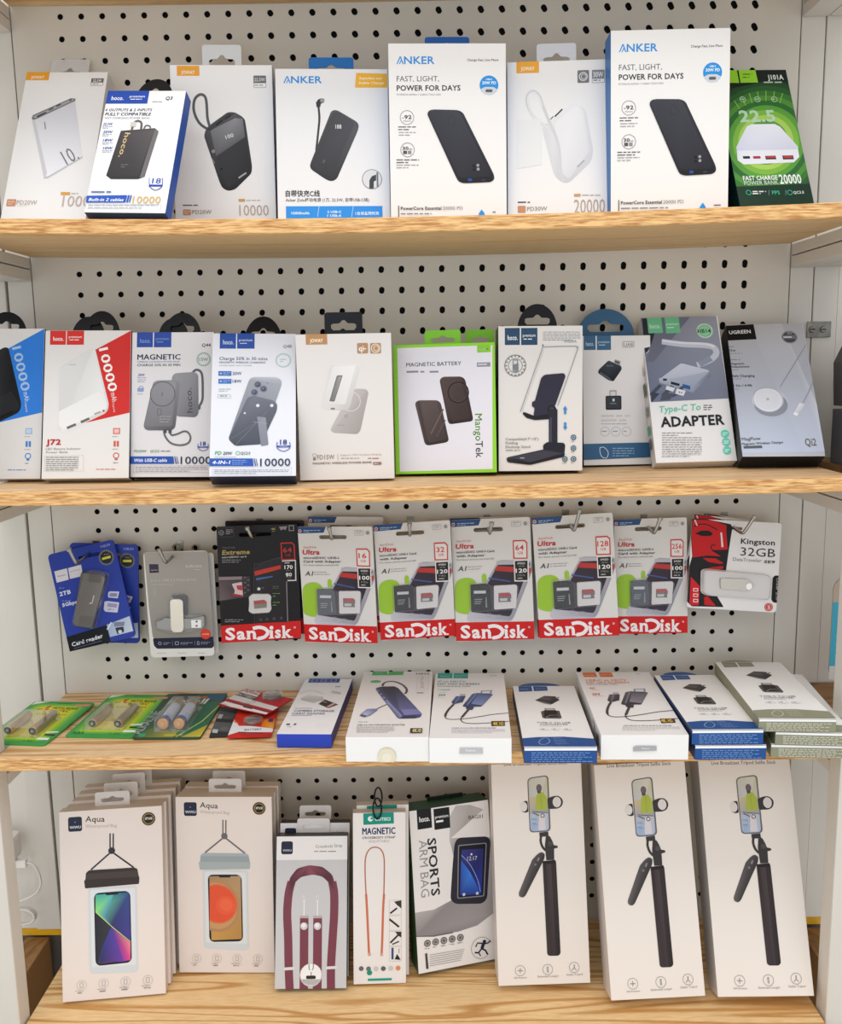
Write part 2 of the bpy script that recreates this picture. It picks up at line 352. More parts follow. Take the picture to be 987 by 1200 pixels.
    def raw(s, pts, c, fs=None):
        s.k += 1; W, lo, hi = s.lims()
        c = [hx(q) for q in c] if isinstance(c, list) else hx(c)
        if fs is None and any(abs(p[0]) > W+1e-5 or p[1] > hi+1e-5 or p[1] < lo-1e-5 for p in pts):
            if isinstance(c, list): r = s.clip([tuple(p) + tuple(q) for p, q in zip(pts, c)]); pts = [p[:2] for p in r]; c = [p[2:] for p in r]
            else: pts = s.clip(pts)
        if len(pts) < 3: return
        s.g.add([s.L3(*p) for p in pts], fs or [tuple(range(len(pts)))], c)
    def P(s, pts, c, rr=0):
        q = [s.F(*p) for p in pts]
        if rr:
            _, R = s.sc(pts[0][0], pts[0][1], rr); out = []; cc = []; n = len(q)
            for i in range(n):
                p = Vector(q[i]); a = Vector(q[i-1]) - p; b = Vector(q[(i+1) % n]) - p
                A = p + a*min(.5, R/max(a.length, 1e-9)); B = p + b*min(.5, R/max(b.length, 1e-9))
                for t in (0, .33, .67, 1): out.append(tuple(A*(1-t)**2 + p*2*t*(1-t) + B*t*t)); cc.append(c[i] if isinstance(c, list) else c)
            q = out; c = cc if isinstance(c, list) else c
        s.raw(q, c); return s
    def R_(s, x0, y0, x1, y1, c, r=0):
        a = s.F(x0, y0); b = s.F(x1, y1); X0, X1 = sorted((a[0], b[0])); Y0, Y1 = sorted((a[1], b[1]))
        if r: r = abs(s.F(x0+r, y0)[0] - a[0]); s.raw(rrect(X0, Y0, X1, Y1, r, 3), c)
        elif isinstance(c, list): s.raw([(X0, Y1), (X1, Y1), (X1, Y0), (X0, Y0)], c)   # TL TR BR BL
        else: s.raw([(X0, Y1), (X1, Y1), (X1, Y0), (X0, Y0)], c)
        return s
    def sc(s, x, y, r): a = s.F(x, y); b = s.F(x+r, y); return a, math.hypot(b[0]-a[0], b[1]-a[1])
    def C(s, x, y, r, c, ry=None, n=20):
        (cx, cy), R = s.sc(x, y, r); s.raw(circle(cx, cy, R, R if ry is None else s.sc(x, y, ry)[1], n), c); return s
    def Rg(s, x, y, r, wd, c, n=24, a0=0, a1=360):
        (cx, cy), R = s.sc(x, y, r); _, q = s.sc(x, y, wd); o = circle(cx, cy, R, n=n, a0=a0, a1=a1); i = circle(cx, cy, R-q, n=n, a0=a0, a1=a1); N = len(o)
        fs = [(k, (k+1) % N, N + (k+1) % N, N+k) for k in range(N if a1-a0 == 360 else N-1)]; s.raw(o+i, c, fs); return s
    def L(s, pts, wd, c):
        if len(pts) > 3: pts = smooth(pts)
        P = [Vector(s.F(*p)) for p in pts]; _, q = s.sc(pts[0][0], pts[0][1], wd/2); l = []; r = []
        for i, p in enumerate(P):
            t = (P[min(i+1, len(P)-1)] - P[max(i-1, 0)]).normalized(); nn = Vector((-t.y, t.x))*q
            l.append(tuple(p+nn)); r.append(tuple(p-nn))
        N = len(P); s.raw(l+r, c, [(k, k+1, N+k+1, N+k) for k in range(N-1)]); return s
    def RRo(s, x0, y0, x1, y1, r, wd, c):
        a = s.F(x0, y0); b = s.F(x1, y1); _, R = s.sc(x0, y0, r); _, q = s.sc(x0, y0, wd)
        X0, X1 = sorted((a[0], b[0])); Y0, Y1 = sorted((a[1], b[1]))
        o = rrect(X0, Y0, X1, Y1, R, 4); i = rrect(X0+q, Y0+q, X1-q, Y1-q, max(R-q, q*.3), 4); N = len(o)
        s.raw(o+i, c, [(k, (k+1) % N, N+(k+1) % N, N+k) for k in range(N)]); return s
    def T(s, txt, x0, y0, x1, h, c, b=0, sh=0, y1=None, rot=None):
        A = Vector(s.F(x0, y0)); B = Vector(s.F(x1, y0 if y1 is None else y1)); wd = (B-A).length
        if y1 is None: d = Vector((1, 0))
        else: d = (B-A).normalized()
        up = Vector((-d.y, d.x))
        if y1 is None: H = (Vector(s.F(x0, y0-h)) - A).length
        else:
            n2 = Vector((-(y1-y0), -(x1-x0))); n2 = Vector((y1-y0, -(x1-x0))).normalized()*h
            H = (Vector(s.F(x0+n2.x, y0+n2.y)) - A).length
        vs, fs = text_mesh(txt, b); lo, hi = caph(b); xa = min(v[0] for v in vs); xb = max(v[0] for v in vs)
        sx = wd/(xb-xa); sy = H/(hi-lo); out = []
        for v in vs:
            yy = (v[1]-lo)*sy; q = A + d*((v[0]-xa)*sx + yy*sh) + up*yy; out.append((q.x, q.y))
        s.raw(out, c, fs); return s
    def B(s, x0, y0, x1, n, dy, c, h=None, full=.9):    # lines of print too small to read
        h = h or dy*.42
        for k in range(n):
            e = x1 if k < n-1 else x0 + (x1-x0)*rnd.uniform(.5, full); x = x0
            while x < e:
                l = min(rnd.uniform(2.5, 7)*h, e-x)
                if l > h*.6: s.R_(x, y0+k*dy+h*.14, x+l, y0+k*dy+h*.86, c)
                x += l + h*.9
        return s
    def grad(s, x0, y0, x1, y1, cols):      # rows of colours of the printed picture
        for i in range(len(cols)-1):
            ya = y0+(y1-y0)*i/(len(cols)-1); yb = y0+(y1-y0)*(i+1)/(len(cols)-1); s.k -= 1 if i else 0
            s.R_(x0, ya, x1, yb, [cols[i], cols[i], cols[i+1], cols[i+1]])
        return s
    def tab(s, kind, x0, x1, yt, c, slot=True, label=None, z0=None, dy=0, mat=None):
        yy = s.t - .0006 + dy; a = s.F(x0, yt, yy); b = s.F(x1, yt, yy); X0, X1 = a[0], b[0]; Z1 = (a[1]+b[1])/2; Z0 = s.h - .004 if z0 is None else z0
        w = X1-X0; hh = Z1-s.h
        if kind == 'dome':
            ol = [(X1, Z0), (X1, s.h)] + circle((X0+X1)/2, s.h, w/2, hh, 20, 0, 180) + [(X0, s.h), (X0, Z0)]
            sl = euro_slot((X0+X1)/2, s.h + hh*.42, w*.62, hh*.42)
        else:
            ol = rrect(X0, Z0, X1, Z1, .003); sl = euro_slot((X0+X1)/2, s.h + hh*.48, w*.66, hh*.46)
        ol2 = []
        for p in ol:
            if not ol2 or (abs(p[0]-ol2[-1][0]) + abs(p[1]-ol2[-1][1])) > 1e-5: ol2.append(p)
        o = plate([ol2] + ([sl] if slot else []), .0008, c, mat or M_PLASTIC, 'hang_tab', s.root, lambda p, q, r: (p, yy + r, q))
        if label: o['label'] = label
        return s
    def hoco(s, x0, y0, x1, y1, c, tc='#f2f2f2', gap=.48, name='brand_label'):
        s.part(name); m_ = x0 + (x1-x0)*gap; e = (x1-x0)*.02
        s.R_(x0, y0, m_-e, y1, c).R_(m_+e, y0, x1, y1, c); w = m_-x0; h = y1-y0
        s.T('hoco.', x0+w*.18, y0+h*.72, x0+w*.82, h*.3, tc, 2)
        s.T('premium', m_+w*.15, y0+h*.52, x1-w*.13, h*.17, tc, 1).B(m_+w*.2, y0+h*.62, x1-w*.2, 1, h*.2, tc, h*.07)
        return s
def frosted():
    mt, nt, b = newmat('frosted_tab'); b.inputs['Base Color'].default_value = (.86, .88, .9, 1); b.inputs['Roughness'].default_value = .3; b.inputs['Alpha'].default_value = .62
    return mt
M_CLEARTAB = frosted()

# ================================================================== THE FIXTURE
PITCH_H = .025
def hole_rows():
    rows = []
    rows += [(.3615 - .025*r, 0.0, 34) for r in range(11)]
    rows += [(.0886 - .025*r, 0.0, 34) for r in range(11)]
    rows += [(-.2347 - .0248*r, -.004*0, 34) for r in range(10)]
    rows += [(-.5088 - .025*r, -.004, 34) for r in range(12)]
    return rows
def pegboard():
    g = G(); x0, x1 = -.0590, .8805; xs = [i*.025 for i in range(34)]
    rows = hole_rows(); zt, zb = .50, -.822
    def hole(cx, cz):       # board holes do not quite meet those of the backing board, so they read as short slots to the right
        k = max(0, cx/.82); up = cz > -.2
        dx = (.0015*k if cz > .1 else -.0002) if up else 0; dz = -(.0026 if cz > .1 else .0032)*k*1.0 if up else 0
        if cz <= .1 and up: dz *= 1.0
        r = .0035; n = 14; L = math.hypot(dx, dz); out = []
        if L < 1e-5: return [(cx + r*math.cos(2*math.pi*i/n), cz + r*math.sin(2*math.pi*i/n)) for i in range(n)]
        an = math.atan2(dz, dx)
        for i in range(n):
            t = an + math.pi/2 + math.pi*2*i/n; s_ = -1 if i < n/2 + .5 else 1
            out.append((cx + dx/2 + s_*dx/2 + r*math.cos(t), cz + dz/2 + s_*dz/2 + r*math.sin(t)))
        out.sort(key=lambda p: math.atan2(p[1]-cz-dz/2, p[0]-cx-dx/2)); return out
    c = hx('#fff'); d = .0009
    zs = [z for z, _, _ in rows]
    for i, (z, ox, n) in enumerate(rows):
        gap = zs[i-1] - z if i else 9
        za = z + (.0125 if gap > .026 else gap/2); nx = z - zs[i+1] if i < len(rows)-1 else 9
        zc = z - (.0125 if nx > .026 else nx/2); top = (zt if not i else zs[i-1] - .0125)
        if gap > .026: g.add([(x0, 0, top), (x1, 0, top), (x1, 0, za), (x0, 0, za)], [(0, 1, 2, 3)], c)
        if nx == 9: g.add([(x0, 0, zc), (x1, 0, zc), (x1, 0, zb), (x0, 0, zb)], [(0, 1, 2, 3)], c)
        cells = [(xs[k] + ox - .0125, xs[k] + ox + .0125, xs[k] + ox) for k in range(n)]
        g.add([(x0, 0, za), (cells[0][0], 0, za), (cells[0][0], 0, zc), (x0, 0, zc)], [(0, 1, 2, 3)], c)
        g.add([(cells[-1][1], 0, za), (x1, 0, za), (x1, 0, zc), (cells[-1][1], 0, zc)], [(0, 1, 2, 3)], c)
        for a, b, cx in cells:
            H = hole(cx, z); n_ = len(H); Q = []
            for (hx_, hz) in H:     # each hole corner's partner on the cell border
                dx, dz = hx_-cx, hz-z; k = min((b-cx)/abs(dx) if abs(dx) > 1e-9 else 9e9, ((za-z) if dz > 0 else (z-zc))/abs(dz) if abs(dz) > 1e-9 else 9e9); Q.append((cx+dx*k, z+dz*k))
            vs = [(p[0], 0, p[1]) for p in H] + [(p[0], 0, p[1]) for p in Q] + [(p[0], d, p[1]) for p in H]
            fs = []
            cor = [(a, zc), (b, zc), (b, za), (a, za)]
            for i2 in range(n_):
                j = (i2+1) % n_; fs.append((i2, j, n_+j, n_+i2)); fs.append((j, i2, 2*n_+i2, 2*n_+j))
                # corner fill
                p, q = Q[i2], Q[j]
                if abs(p[0]-q[0]) > 1e-7 and abs(p[1]-q[1]) > 1e-7:
                    cc = min(cor, key=lambda k: abs(k[0]-(p[0]+q[0])/2) + abs(k[1]-(p[1]+q[1])/2)); vs.append((cc[0], 0, cc[1])); fs.append((n_+i2, n_+j, len(vs)-1))
            g.add(vs, fs, c)
    o = g.build('wall_back', M_PEG); tag(o, kind='structure'); o['label'] = 'white perforated pegboard back panel of the shelving'
    g = G(); g.box(x0, x1, .0075, .012, zb, zt); tag(g.build('wall_back_hole_shade', M_DARK), kind='structure')  # black sheet added behind the board so the holes look shaded
pegboard()
# back uprights and the neighbour bays' panels
def vpanel(name, x0, x1, y0, y1, z0, z1, mat, label, cat, group=None, bev=.0012):
    g = G(); g.box(x0, x1, y0, y1, z0, z1); o = g.build(name, mat, bevel=bev); return tag(o, label, cat, group)
ZT, ZB = .52, -.822
U = 'steel uprights either side of the pegboard'
vpanel('upright_post', -.0905, -.0602, 0, .03, ZB, ZT, M_WHITE, 'white steel back upright touching the left edge of the pegboard', 'post', U)
vpanel('upright_post', -.1262, -.0930, -.002, .03, ZB, ZT, M_WHITE, 'white steel upright of the left neighbour bay, outer one of the left pair', 'post', U)
vpanel('upright_post', .8817, .9105, 0, .03, ZB, ZT, M_WHITE, 'white steel back upright touching the right edge of the pegboard', 'post', U)
vpanel('upright_post', .9120, .9420, 0, .03, ZB, ZT, M_WHITE, 'white steel upright of the right neighbour bay, outer one of the right pair', 'post', U)
for nm, a, b in (('wall_left', -.60, -.1270), ('wall_right', .9430, 1.40)):
    g = G(); g.box(a, b, .002, .010, ZB, ZT); tag(g.build(nm, M_WHITE), kind='structure')
for nm, a, b in (('gap_shade_1', -.0931, -.0904), ('gap_shade_2', .9104, .9121)):
    g = G(); g.box(a, b, .012, .02, ZB, ZT); tag(g.build(nm, M_DARK), kind='structure')  # near-black strips stand in for the shade between paired uprights
FY = -.207
def sagz(x, sag): return -sag*(1 - ((x-.41)/.47)**2)
def shelf(name, x0, x1, zt, th, fy, by, label, sag=0, top=M_WTOP, und=M_WUND, notch=False, seed=0):
    g = G(); n = 24; c = (1, 1, 1, 1); e = .0012
    prof = [(by, 0, 0), (fy+e, 0, 0), (fy, -e, 1), (fy, -th+e, 1), (fy+e, -th, 2), (by, -th, 2)]
    vs = []; fs = []; ms = []
    for i in range(n+1):
        x = x0 + (x1-x0)*i/n; dz = sagz(min(max(x, -.06), .88), sag) if sag else 0
        vs += [(x, y, zt + z + dz) for y, z, _ in prof]
    P = len(prof)
    for i in range(n):
        for k in range(P):
            fs.append((i*P+k, i*P+(k+1) % P, (i+1)*P+(k+1) % P, (i+1)*P+k)); ms.append([0, 1, 1, 1, 2, 2][k])
    fs += [tuple(range(P)), tuple(n*P + k for k in range(P-1, -1, -1))]; ms += [1, 1]
    g.v = vs; g.f = fs; g.m = ms; g.c = [[c]*len(f) for f in fs]
    o = g.build(name, [top, M_WEDGE, und]); o.location = (0, 0, 0)
    return tag(o, label, 'shelf', 'wooden shelf boards')
shelf('wooden_shelf', -.0585, .8800, .3895, .0155, FY, -.0005, 'wooden shelf board crossing the very top edge of the photo', sag=.003)
shelf('wooden_shelf', -.0585, .8800, .1005, .0150, FY, -.0005, 'oak-edged shelf board under the top row of power bank cartons', sag=.0075)
shelf('wooden_shelf', -.0585, .8800, -.1795, .0155, FY, -.0005, 'oak-edged shelf board above the hanging memory cards', sag=.0025)
shelf('wooden_shelf', -.0585, .8800, -.4790, .0150, FY, -.0005, 'oak shelf board carrying batteries and flat adapter cartons', sag=.001)
shelf('wooden_shelf', -.0570, .8770, -.8150, .022, -.34, -.012, 'wide bottom shelf board with bold wood grain under the tall cartons', top=M_WBASE)
# side arms that carry the shelves, and the front posts
for zt, nm in ((.3895, 'topmost shelf'), (.1005, 'upper shelf'), (-.1795, 'middle shelf'), (-.4790, 'lower shelf')):
    z = zt - .0165; k = .028
    for sd, x0, x1, x2 in (('left', -.0905, -.0600, -.126), ('right', .8818, .9120, .9480)):
        r = empty('shelf_arm', ((x0+x1)/2, 0, z-k), 'white steel arm carrying the %s at its %s end' % (nm, sd), 'bracket', 'steel shelf arms')
        def arm(a, b, y0, y1, za, zb, nme):
            g = G(); g.box(a-(x0+x1)/2, b-(x0+x1)/2, y0, y1, za-(z-k), zb-(z-k)); return g.build(nme, M_WHITE, r, bevel=.0008)
        arm(x0, x1, -.1765, -.0012, z-.0128, z, 'upper_channel'); arm(x0, x1, -.1765, -.0012, z-k, z-.0142, 'lower_channel')
        q0, q1 = (x2, x0-.001) if sd == 'left' else (x1+.001, x2)
        g = G(); g.box(q0, q1, -.1765, -.0032, z-k, z-.0142)
        tag(g.build('shelf_arm', M_WHITE, bevel=.0008), 'white steel arm of the %s neighbour bay beside the %s' % (sd, nm), 'bracket', 'steel shelf arms')
vpanel('front_post', -.0900, -.0597, -.2055, -.1785, -1.1, .60, M_WHITE, 'white square front post at the left edge of the photo', 'post', bev=.002)
vpanel('front_post', .8808, .9110, -.2065, -.1785, -1.1, .60, M_WHITE, 'white square front post at the right edge of the photo', 'post', bev=.002)
# neighbour bay on the right: brown shelf, white carton, blue card; grey case above
g = G(); g.box(.9125, 1.35, -.20, -.0035, -.4945, -.4795); tag(g.build('wooden_shelf', M_WBROWN), 'darker brown shelf board of the neighbouring bay on the right', 'shelf', 'wooden shelf boards')
# connector plate between the right uprights
r = empty('joining_plate', (.911, -.001, .002), 'small zinc plate screwed across the right uprights beside a grey charger carton', 'plate')
g = G(); a = onY(946, 377, -.001); b = onY(973, 395, -.001)
g.box(a[0]-.911, b[0]-.911, -.0018, 0, b[2]-.002, a[2]-.002); g.build('plate', M_ZINC, r, bevel=.0005)
for px in (952, 965):
    p = onY(px, 386, -.003); g = G()
    g.tube([(p[0]-.911, -.0018, p[2]-.002), (p[0]-.911, -.0034, p[2]-.002)], [.0042, .0034], n=16); o = g.build('screw', M_ZINC, r)
    g = G(); g.box(p[0]-.911-.003, p[0]-.911+.003, -.0037, -.0030, p[2]-.002-.0006, p[2]-.002+.0006); g.build('screw_slot', M_DARK, o)
for px, py in ((955, 303.5), (981, 302.5), (12, 322.5)):
    p = onY(px, py, -.012); g = G(); g.tube([(p[0], p[1], p[2]-.001), (p[0], p[1], p[2]+.0035)], [.0075, .009], n=18)
    tag(g.build('arm_bolt', M_ZINC), {955: 'zinc bolt head under the right arm, nearer the pegboard', 981: 'zinc bolt head under the right arm, farther from the pegboard', 12: 'zinc bolt head under the left arm of the upper shelf'}[px], 'bolt')
# yellow rail and things below the back panel
g = G(); g.box(-.6, 1.4, .004, .02, -.8345, -.8235); tag(g.build('yellow_rail', M_YELLOW), 'yellow rail running along the bottom of the back panel', 'rail')
g = G(); g.box(-.6, 1.4, .012, .02, -1.1, -.8345); tag(g.build('wall_lower', M_GREY), kind='structure')
g = G(); g.box(-.145, -.112, -.14, .004, -1.1, -.8370); tag(g.build('wooden_batten', M_WBROWN, bevel=.001), 'brown wooden batten standing below the yellow rail at lower left', 'wood')
g = G(); g.box(.935, .965, -.12, .004, -1.1, -.8390); tag(g.build('wooden_batten', M_WBROWN, bevel=.001), 'dark wooden batten in the gap below the yellow rail at lower right', 'wood')
g = G(); g.box(-1.5, 2.5, -3.5, .3, -1.14, -1.10); tag(g.build('floor', plain('grey_floor', '#ddd8cf', .5, 0, .06, 4)), kind='structure')
# grey case and items in the neighbour bay to the right
g = G()
p = onY(977, 425, -.06); q = onY(977, 475, -.06); t = onY(987, 405, -.06)
vs = [(p[0], -.15, p[2]), (q[0], -.15, q[2]), (q[0]+.12, -.15, q[2]), (q[0]+.12, -.15, t[2]+.01), (t[0], -.15, t[2])]
vs += [(x, -.06, z) for x, y, z in vs]; g.add(vs, [(0, 1, 2, 3, 4), (9, 8, 7, 6, 5)] + [(i, (i+1) % 5, 5+(i+1) % 5, 5+i) for i in range(5)], hx('#5b5a5b'))
g.build('shell', M_PLASTIC)
o = bpy.data.objects['shell']; o.name = 'grey_case'; tag(o, 'dark grey case cut by the right edge of the photo beside the zinc plate', 'case')
g = G(); q2 = onY(977, 477, -.06); q3 = onY(977, 530, -.06); g.box(q2[0]-.001, q2[0]+.12, -.15, -.06, -.1798, q2[2]-.002, '#6c6d72'); tag(g.build('grey_carton', M_CARD, bevel=.001), 'slate grey carton under the dark grey case at the right edge', 'box')
g = G(); g.box(.9125, 1.35, -.20, -.0035, -.1955, -.1800); tag(g.build('wooden_shelf', M_WBROWN), 'wooden board of the neighbouring bay under the grey carton', 'shelf', 'wooden shelf boards')

# ================================================================== TOP SHELF
CT = 'product_carton'; BX = 'box'; WHT = '#efedea'; NAVY = '#1b3f9e'; BLK = '#26262b'; GRY = '#8b8b90'
def orange_tag(i, x0, y0, x1, y1, c='#e9a233'):
    i.part('brand_label'); i.R_(x0, y0, x1, y1, c); w = x1-x0; h = y1-y0
    i.T('JOWAY', x0+w*.2, y0+h*.82, x1-w*.2, h*.34, '#fbf1dc', 2)
# leftmost: silver power bank with a thin "10"
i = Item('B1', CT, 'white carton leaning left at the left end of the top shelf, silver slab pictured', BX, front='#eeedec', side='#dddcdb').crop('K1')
orange_tag(i, 90, 245, 165, 273)
i.part('product_picture').P([(108, 405), (118, 397), (160, 590), (150, 608)], '#cfced3').P([(118, 400), (255, 338), (281, 537), (164, 606)], ['#dadae0', '#d2d2da', '#e6e6ec', '#f0f0f4'])
i.P([(108, 402), (112, 392), (242, 334), (257, 336), (257, 343), (125, 405), (112, 408)], '#77777c').P([(113, 400), (118, 394), (243, 337), (252, 338), (250, 342), (122, 402)], '#a5a5a9')
i.P([(124, 396), (155, 381), (160, 383), (129, 399)], '#333338').P([(164, 374), (181, 366), (184, 369), (168, 377)], '#4a4a4f').P([(190, 361), (206, 353), (209, 356), (194, 364)], '#4a4a4f').C(240, 341, 4, '#55555a')
i.P([(281, 537), (164, 606), (150, 608), (150, 602), (164, 600), (281, 532)], '#c2c2ca')
i.T('10.', 228, 562, 272, 50, '#7d7d85', 0, y1=540).L([(152, 415), (155, 440)], 4, '#8e8e96')
i.part('rating_badge').R_(312, 267, 350, 281, '#5c5c60').T('22.5W', 316, 279, 346, 9, '#eee', 2).RRo(312, 267, 350, 292, 2, 1.2, '#77777a').B(316, 284, 346, 1, 6, '#77777a', 3)
i.part('caption').R_(25, 678, 52, 702, '#c78f6c', 3).B(28, 685, 49, 2, 8, '#f1dccd', 3).T('PD20W', 56, 697, 125, 15, '#b9a99c', 1).B(60, 701, 122, 1, 4, '#cfc4ba', 1.5)
i.R_(208, 654, 238, 664, '#dba04a').B(243, 657, 285, 1, 6, '#b9b2ac', 4).T('10000', 210, 703, 330, 36, '#c3b1a6', 0)
i.tab('rect', 180, 308, 203, '#e9e8e6', mat=M_CLEARTAB)
# black power bank with its name in gold, blue band
i = Item('B2', CT, 'white carton with blue spine on the top shelf, picturing a black bank with gold lettering', BX, front='#edeceb', side='#2450a8', bottom='#3a4258').crop('K1')
i.hoco(367, 309, 501, 353, '#1f48a6')
i.part('headline').T('Q3', 562, 340, 585, 11, BLK, 2, .2).B(518, 345, 590, 1, 6, '#777', 3)
i.T('4 OUTPUTS & 2 INPUTS', 357, 379, 516, 9, '#4b4f63', 2, .15).T('FULLY COMPATIBLE', 357, 394, 512, 10.5, '#1f2f6a', 2, .15).T('FAST CHARGING POWER BANK', 356, 405, 510, 6, '#77797f', 0)
i.part('feature_list')
for y, s in ((427, '22.5W'), (454, '20W'), (482, '18W'), (509, '10W')): i.T(s, 350, y, 382, 9, '#20479c', 2, .15).B(348, y+3, 384, 2, 5, '#8b90a6', 2.4)
i.part('product_picture').P([(412, 446), (528, 437), (540, 448), (492, 602), (470, 610), (378, 610), (362, 598)], ['#3a3638', '#4a4648', '#4a4648', '#2b292b', '#262426', '#262426', '#2e2b2d']).P([(416, 452), (525, 443), (470, 600), (374, 597)], ['#413d3f', '#555153', '#343134', '#2c2a2c']).P([(528, 440), (540, 449), (490, 603), (476, 606)], '#6b6668')
i.L([(448, 446), (456, 420), (470, 412), (482, 420), (480, 442)], 7, '#5a5557').L([(490, 440), (497, 428), (510, 430), (512, 438)], 5, '#6a6668').R_(446, 416, 462, 432, '#c9c2b8', 3)
i.T('hoco.', 427, 452, 403, 17, '#c9ad7c', 2, y1=535)
i.B(412, 560, 440, 2, 8, '#77716a', 3)
i.part('seal').P([(509, 608), (553, 608), (551, 636), (530, 649), (511, 636)], '#e9eaf2').T('18', 517, 626, 547, 18, NAVY, 2).L([(509, 606), (511, 636), (530, 648), (551, 636), (553, 606)], 2.2, NAVY).R_(508, 629, 553, 637, NAVY)
i.part('bottom_band').B(312, 650, 440, 1, 9, '#6b7a9a', 8).P([(296, 667), (434, 665), (427, 690), (290, 690)], '#2354b4').T('Built-in 2 cables', 302, 685, 420, 10, '#f4f4f6', 2, .2)
i.P([(437, 665), (443, 665), (436, 690), (430, 690)], '#2354b4').P([(446, 665), (450, 665), (443, 690), (439, 690)], '#2354b4').T('10000', 450, 692, 546, 23, '#d0b070', 1).B(300, 697, 540, 2, 9, '#9a9ca2', 3.4).RRo(294, 694, 548, 714, 3, 1, '#a9abb2')
i.tab('dome', 472, 600, 270, '#15161a')
# black bank with a screen and a wrist loop
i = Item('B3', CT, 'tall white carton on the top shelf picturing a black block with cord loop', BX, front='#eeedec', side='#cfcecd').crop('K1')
orange_tag(i, 601, 224, 679, 258)
i.part('rating_badge').R_(862, 257, 906, 283, '#6a6a6d', 3).T('22.5W', 866, 277, 902, 12, '#cfcfcf', 2).RRo(862, 257, 906, 299, 3, 1.4, '#8a8a8d').B(866, 288, 902, 1, 7, '#8a8a8d', 4)
i.part('product_picture').L([(707, 440), (678, 418), (660, 378), (662, 340), (680, 322), (697, 328), (703, 352), (706, 400), (714, 432)], 9, '#58585b')
i.P([(694, 462), (702, 436), (716, 424), (776, 381), (800, 382), (826, 398), (834, 408), (858, 566), (856, 590), (800, 645), (776, 650), (757, 640), (748, 622)], ['#4b4b4e', '#525255', '#4b4b4e', '#5c5c60', '#5c5c60', '#4a4a4d', '#3a3a3d', '#2a2a2d', '#242427', '#1f1f22', '#1f1f22', '#262629', '#333336'], 9)
i.P([(716, 444), (800, 402), (826, 404), (834, 466), (735, 532)], ['#77777b', '#8b8b90', '#77777b', '#5d5d61', '#5f5f63']).P([(735, 534), (835, 468), (855, 572), (850, 588), (775, 640)], ['#38383b', '#2e2e31', '#262629', '#222225', '#2e2e31'], 8)
i.P([(702, 440), (776, 384), (800, 386), (716, 446)], '#3c3c3f').L([(735, 425), (756, 410)], 5, '#1a1a1c').L([(766, 404), (785, 392)], 4, '#1a1a1c').T('100', 770, 474, 796, 13, '#dfe3ea', 1, y1=465)
i.C(726, 515, 6, '#8f8f93').C(753, 575, 4, '#111').L([(722, 540), (730, 556)], 3, '#8f8f93').L([(812, 606), (838, 588)], 5, '#a9a9ad')
i.part('caption').B(622, 696, 705, 1, 8, '#6a6462', 5).R_(623, 713, 650, 732, '#c78f6c', 3).B(626, 718, 648, 2, 7, '#f1dccd', 2.6).T('PD20W', 654, 728, 721, 13, '#a79d96', 2)
i.R_(812, 677, 834, 686, '#cf9a63').B(838, 680, 916, 1, 6, '#b9aca3', 3.5).T('10000', 815, 734, 915, 36, '#b8a498', 0)
i.tab('rect', 687, 820, 153, '#e2e6ea')
def anker_logo(i, x0, y0, x1, h):
    i.part('brand_label'); w = x1-x0; b = '#2f8fdc'
    i.T('NKER', x0+w*.2, y0, x1, h, b, 2); a = x0; q = w*.19
    i.P([(a, y0), (a+q*.16, y0), (a+q*.62, y0-h), (a+q*.46, y0-h)], b).P([(a+q*.84, y0), (a+q, y0), (a+q*.62, y0-h), (a+q*.46, y0-h)], b).P([(a+q*.35, y0), (a+q*.48, y0), (a+q*.72, y0-h*.45), (a+q*.6, y0-h*.5)], b)
# zolo with its own cable
i = Item('B4', CT, 'white carton with blue sides and a yellow corner ribbon on the top shelf', BX, front='#ececed', side='#2b6cab').crop('K2')
anker_logo(i, 64, 225, 196, 24)
i.part('corner_ribbon').P([(312, 190), (417, 193), (417, 240), (308, 240)], '#f0b53a').T('Superfast and', 322, 212, 398, 8, '#fdf3da', 2, .15).T('Stable Charge', 320, 228, 406, 8, '#fdf3da', 2, .15)
i.part('product_picture').L([(176, 455), (182, 400), (187, 345), (184, 305), (186, 292)], 7, '#3f3f44').P([(175, 292), (182, 281), (192, 277), (204, 278), (203, 290), (192, 295), (190, 306), (178, 308)], '#3a3a3f').R_(190, 279, 204, 290, '#9a9aa0')
i.P([(228, 318), (246, 316), (314, 356), (322, 368), (318, 386), (246, 552), (228, 560), (208, 552), (158, 518), (154, 504)], ['#56565b', '#56565b', '#56565b', '#6a6a6f', '#5a5a5f', '#303035', '#303035', '#303035', '#35353a', '#3a3a3f'], 10)
i.P([(232, 324), (248, 322), (302, 354), (306, 366), (232, 536), (220, 538), (164, 508), (162, 498)], ['#4b4b50', '#4b4b50', '#515156', '#515156', '#37373c', '#37373c', '#3b3b40', '#3b3b40'], 8).T('188', 242, 380, 262, 14, '#e0e2e6', 2).L([(200, 497), (205, 485)], 6, '#5a5a60')
i.Rg(366, 552, 34, 2, '#77777c').C(366, 552, 32, '#dfe0e2').P([(357, 584), (357, 556), (365, 542), (380, 536), (380, 556), (372, 560), (372, 583)], '#444449').R_(381, 528, 388, 578, '#77787d')
i.part('caption').T('自带快充C线', 72, 610, 189, 17, '#3b3b40', 2).T('Anker Zolo移动电源 (1万, 22.5W, 自带USB-C线)', 72, 628, 356, 10, '#55555a', 1)
i.part('bottom_band').R_(73, 644, 402, 690, '#2f93e8').T('10000mAh', 92, 672, 153, 9, '#eef5fc', 2).T('2 USB-C', 214, 667, 262, 8, '#eef5fc', 2).T('1 USB-A', 214, 680, 262, 8, '#eef5fc', 2).T('1台设备同时充', 310, 673, 390, 9, '#eef5fc', 2).L([(186, 644), (181, 680)], 1.5, '#cfe5f8').L([(302, 644), (297, 680)], 1.5, '#cfe5f8')
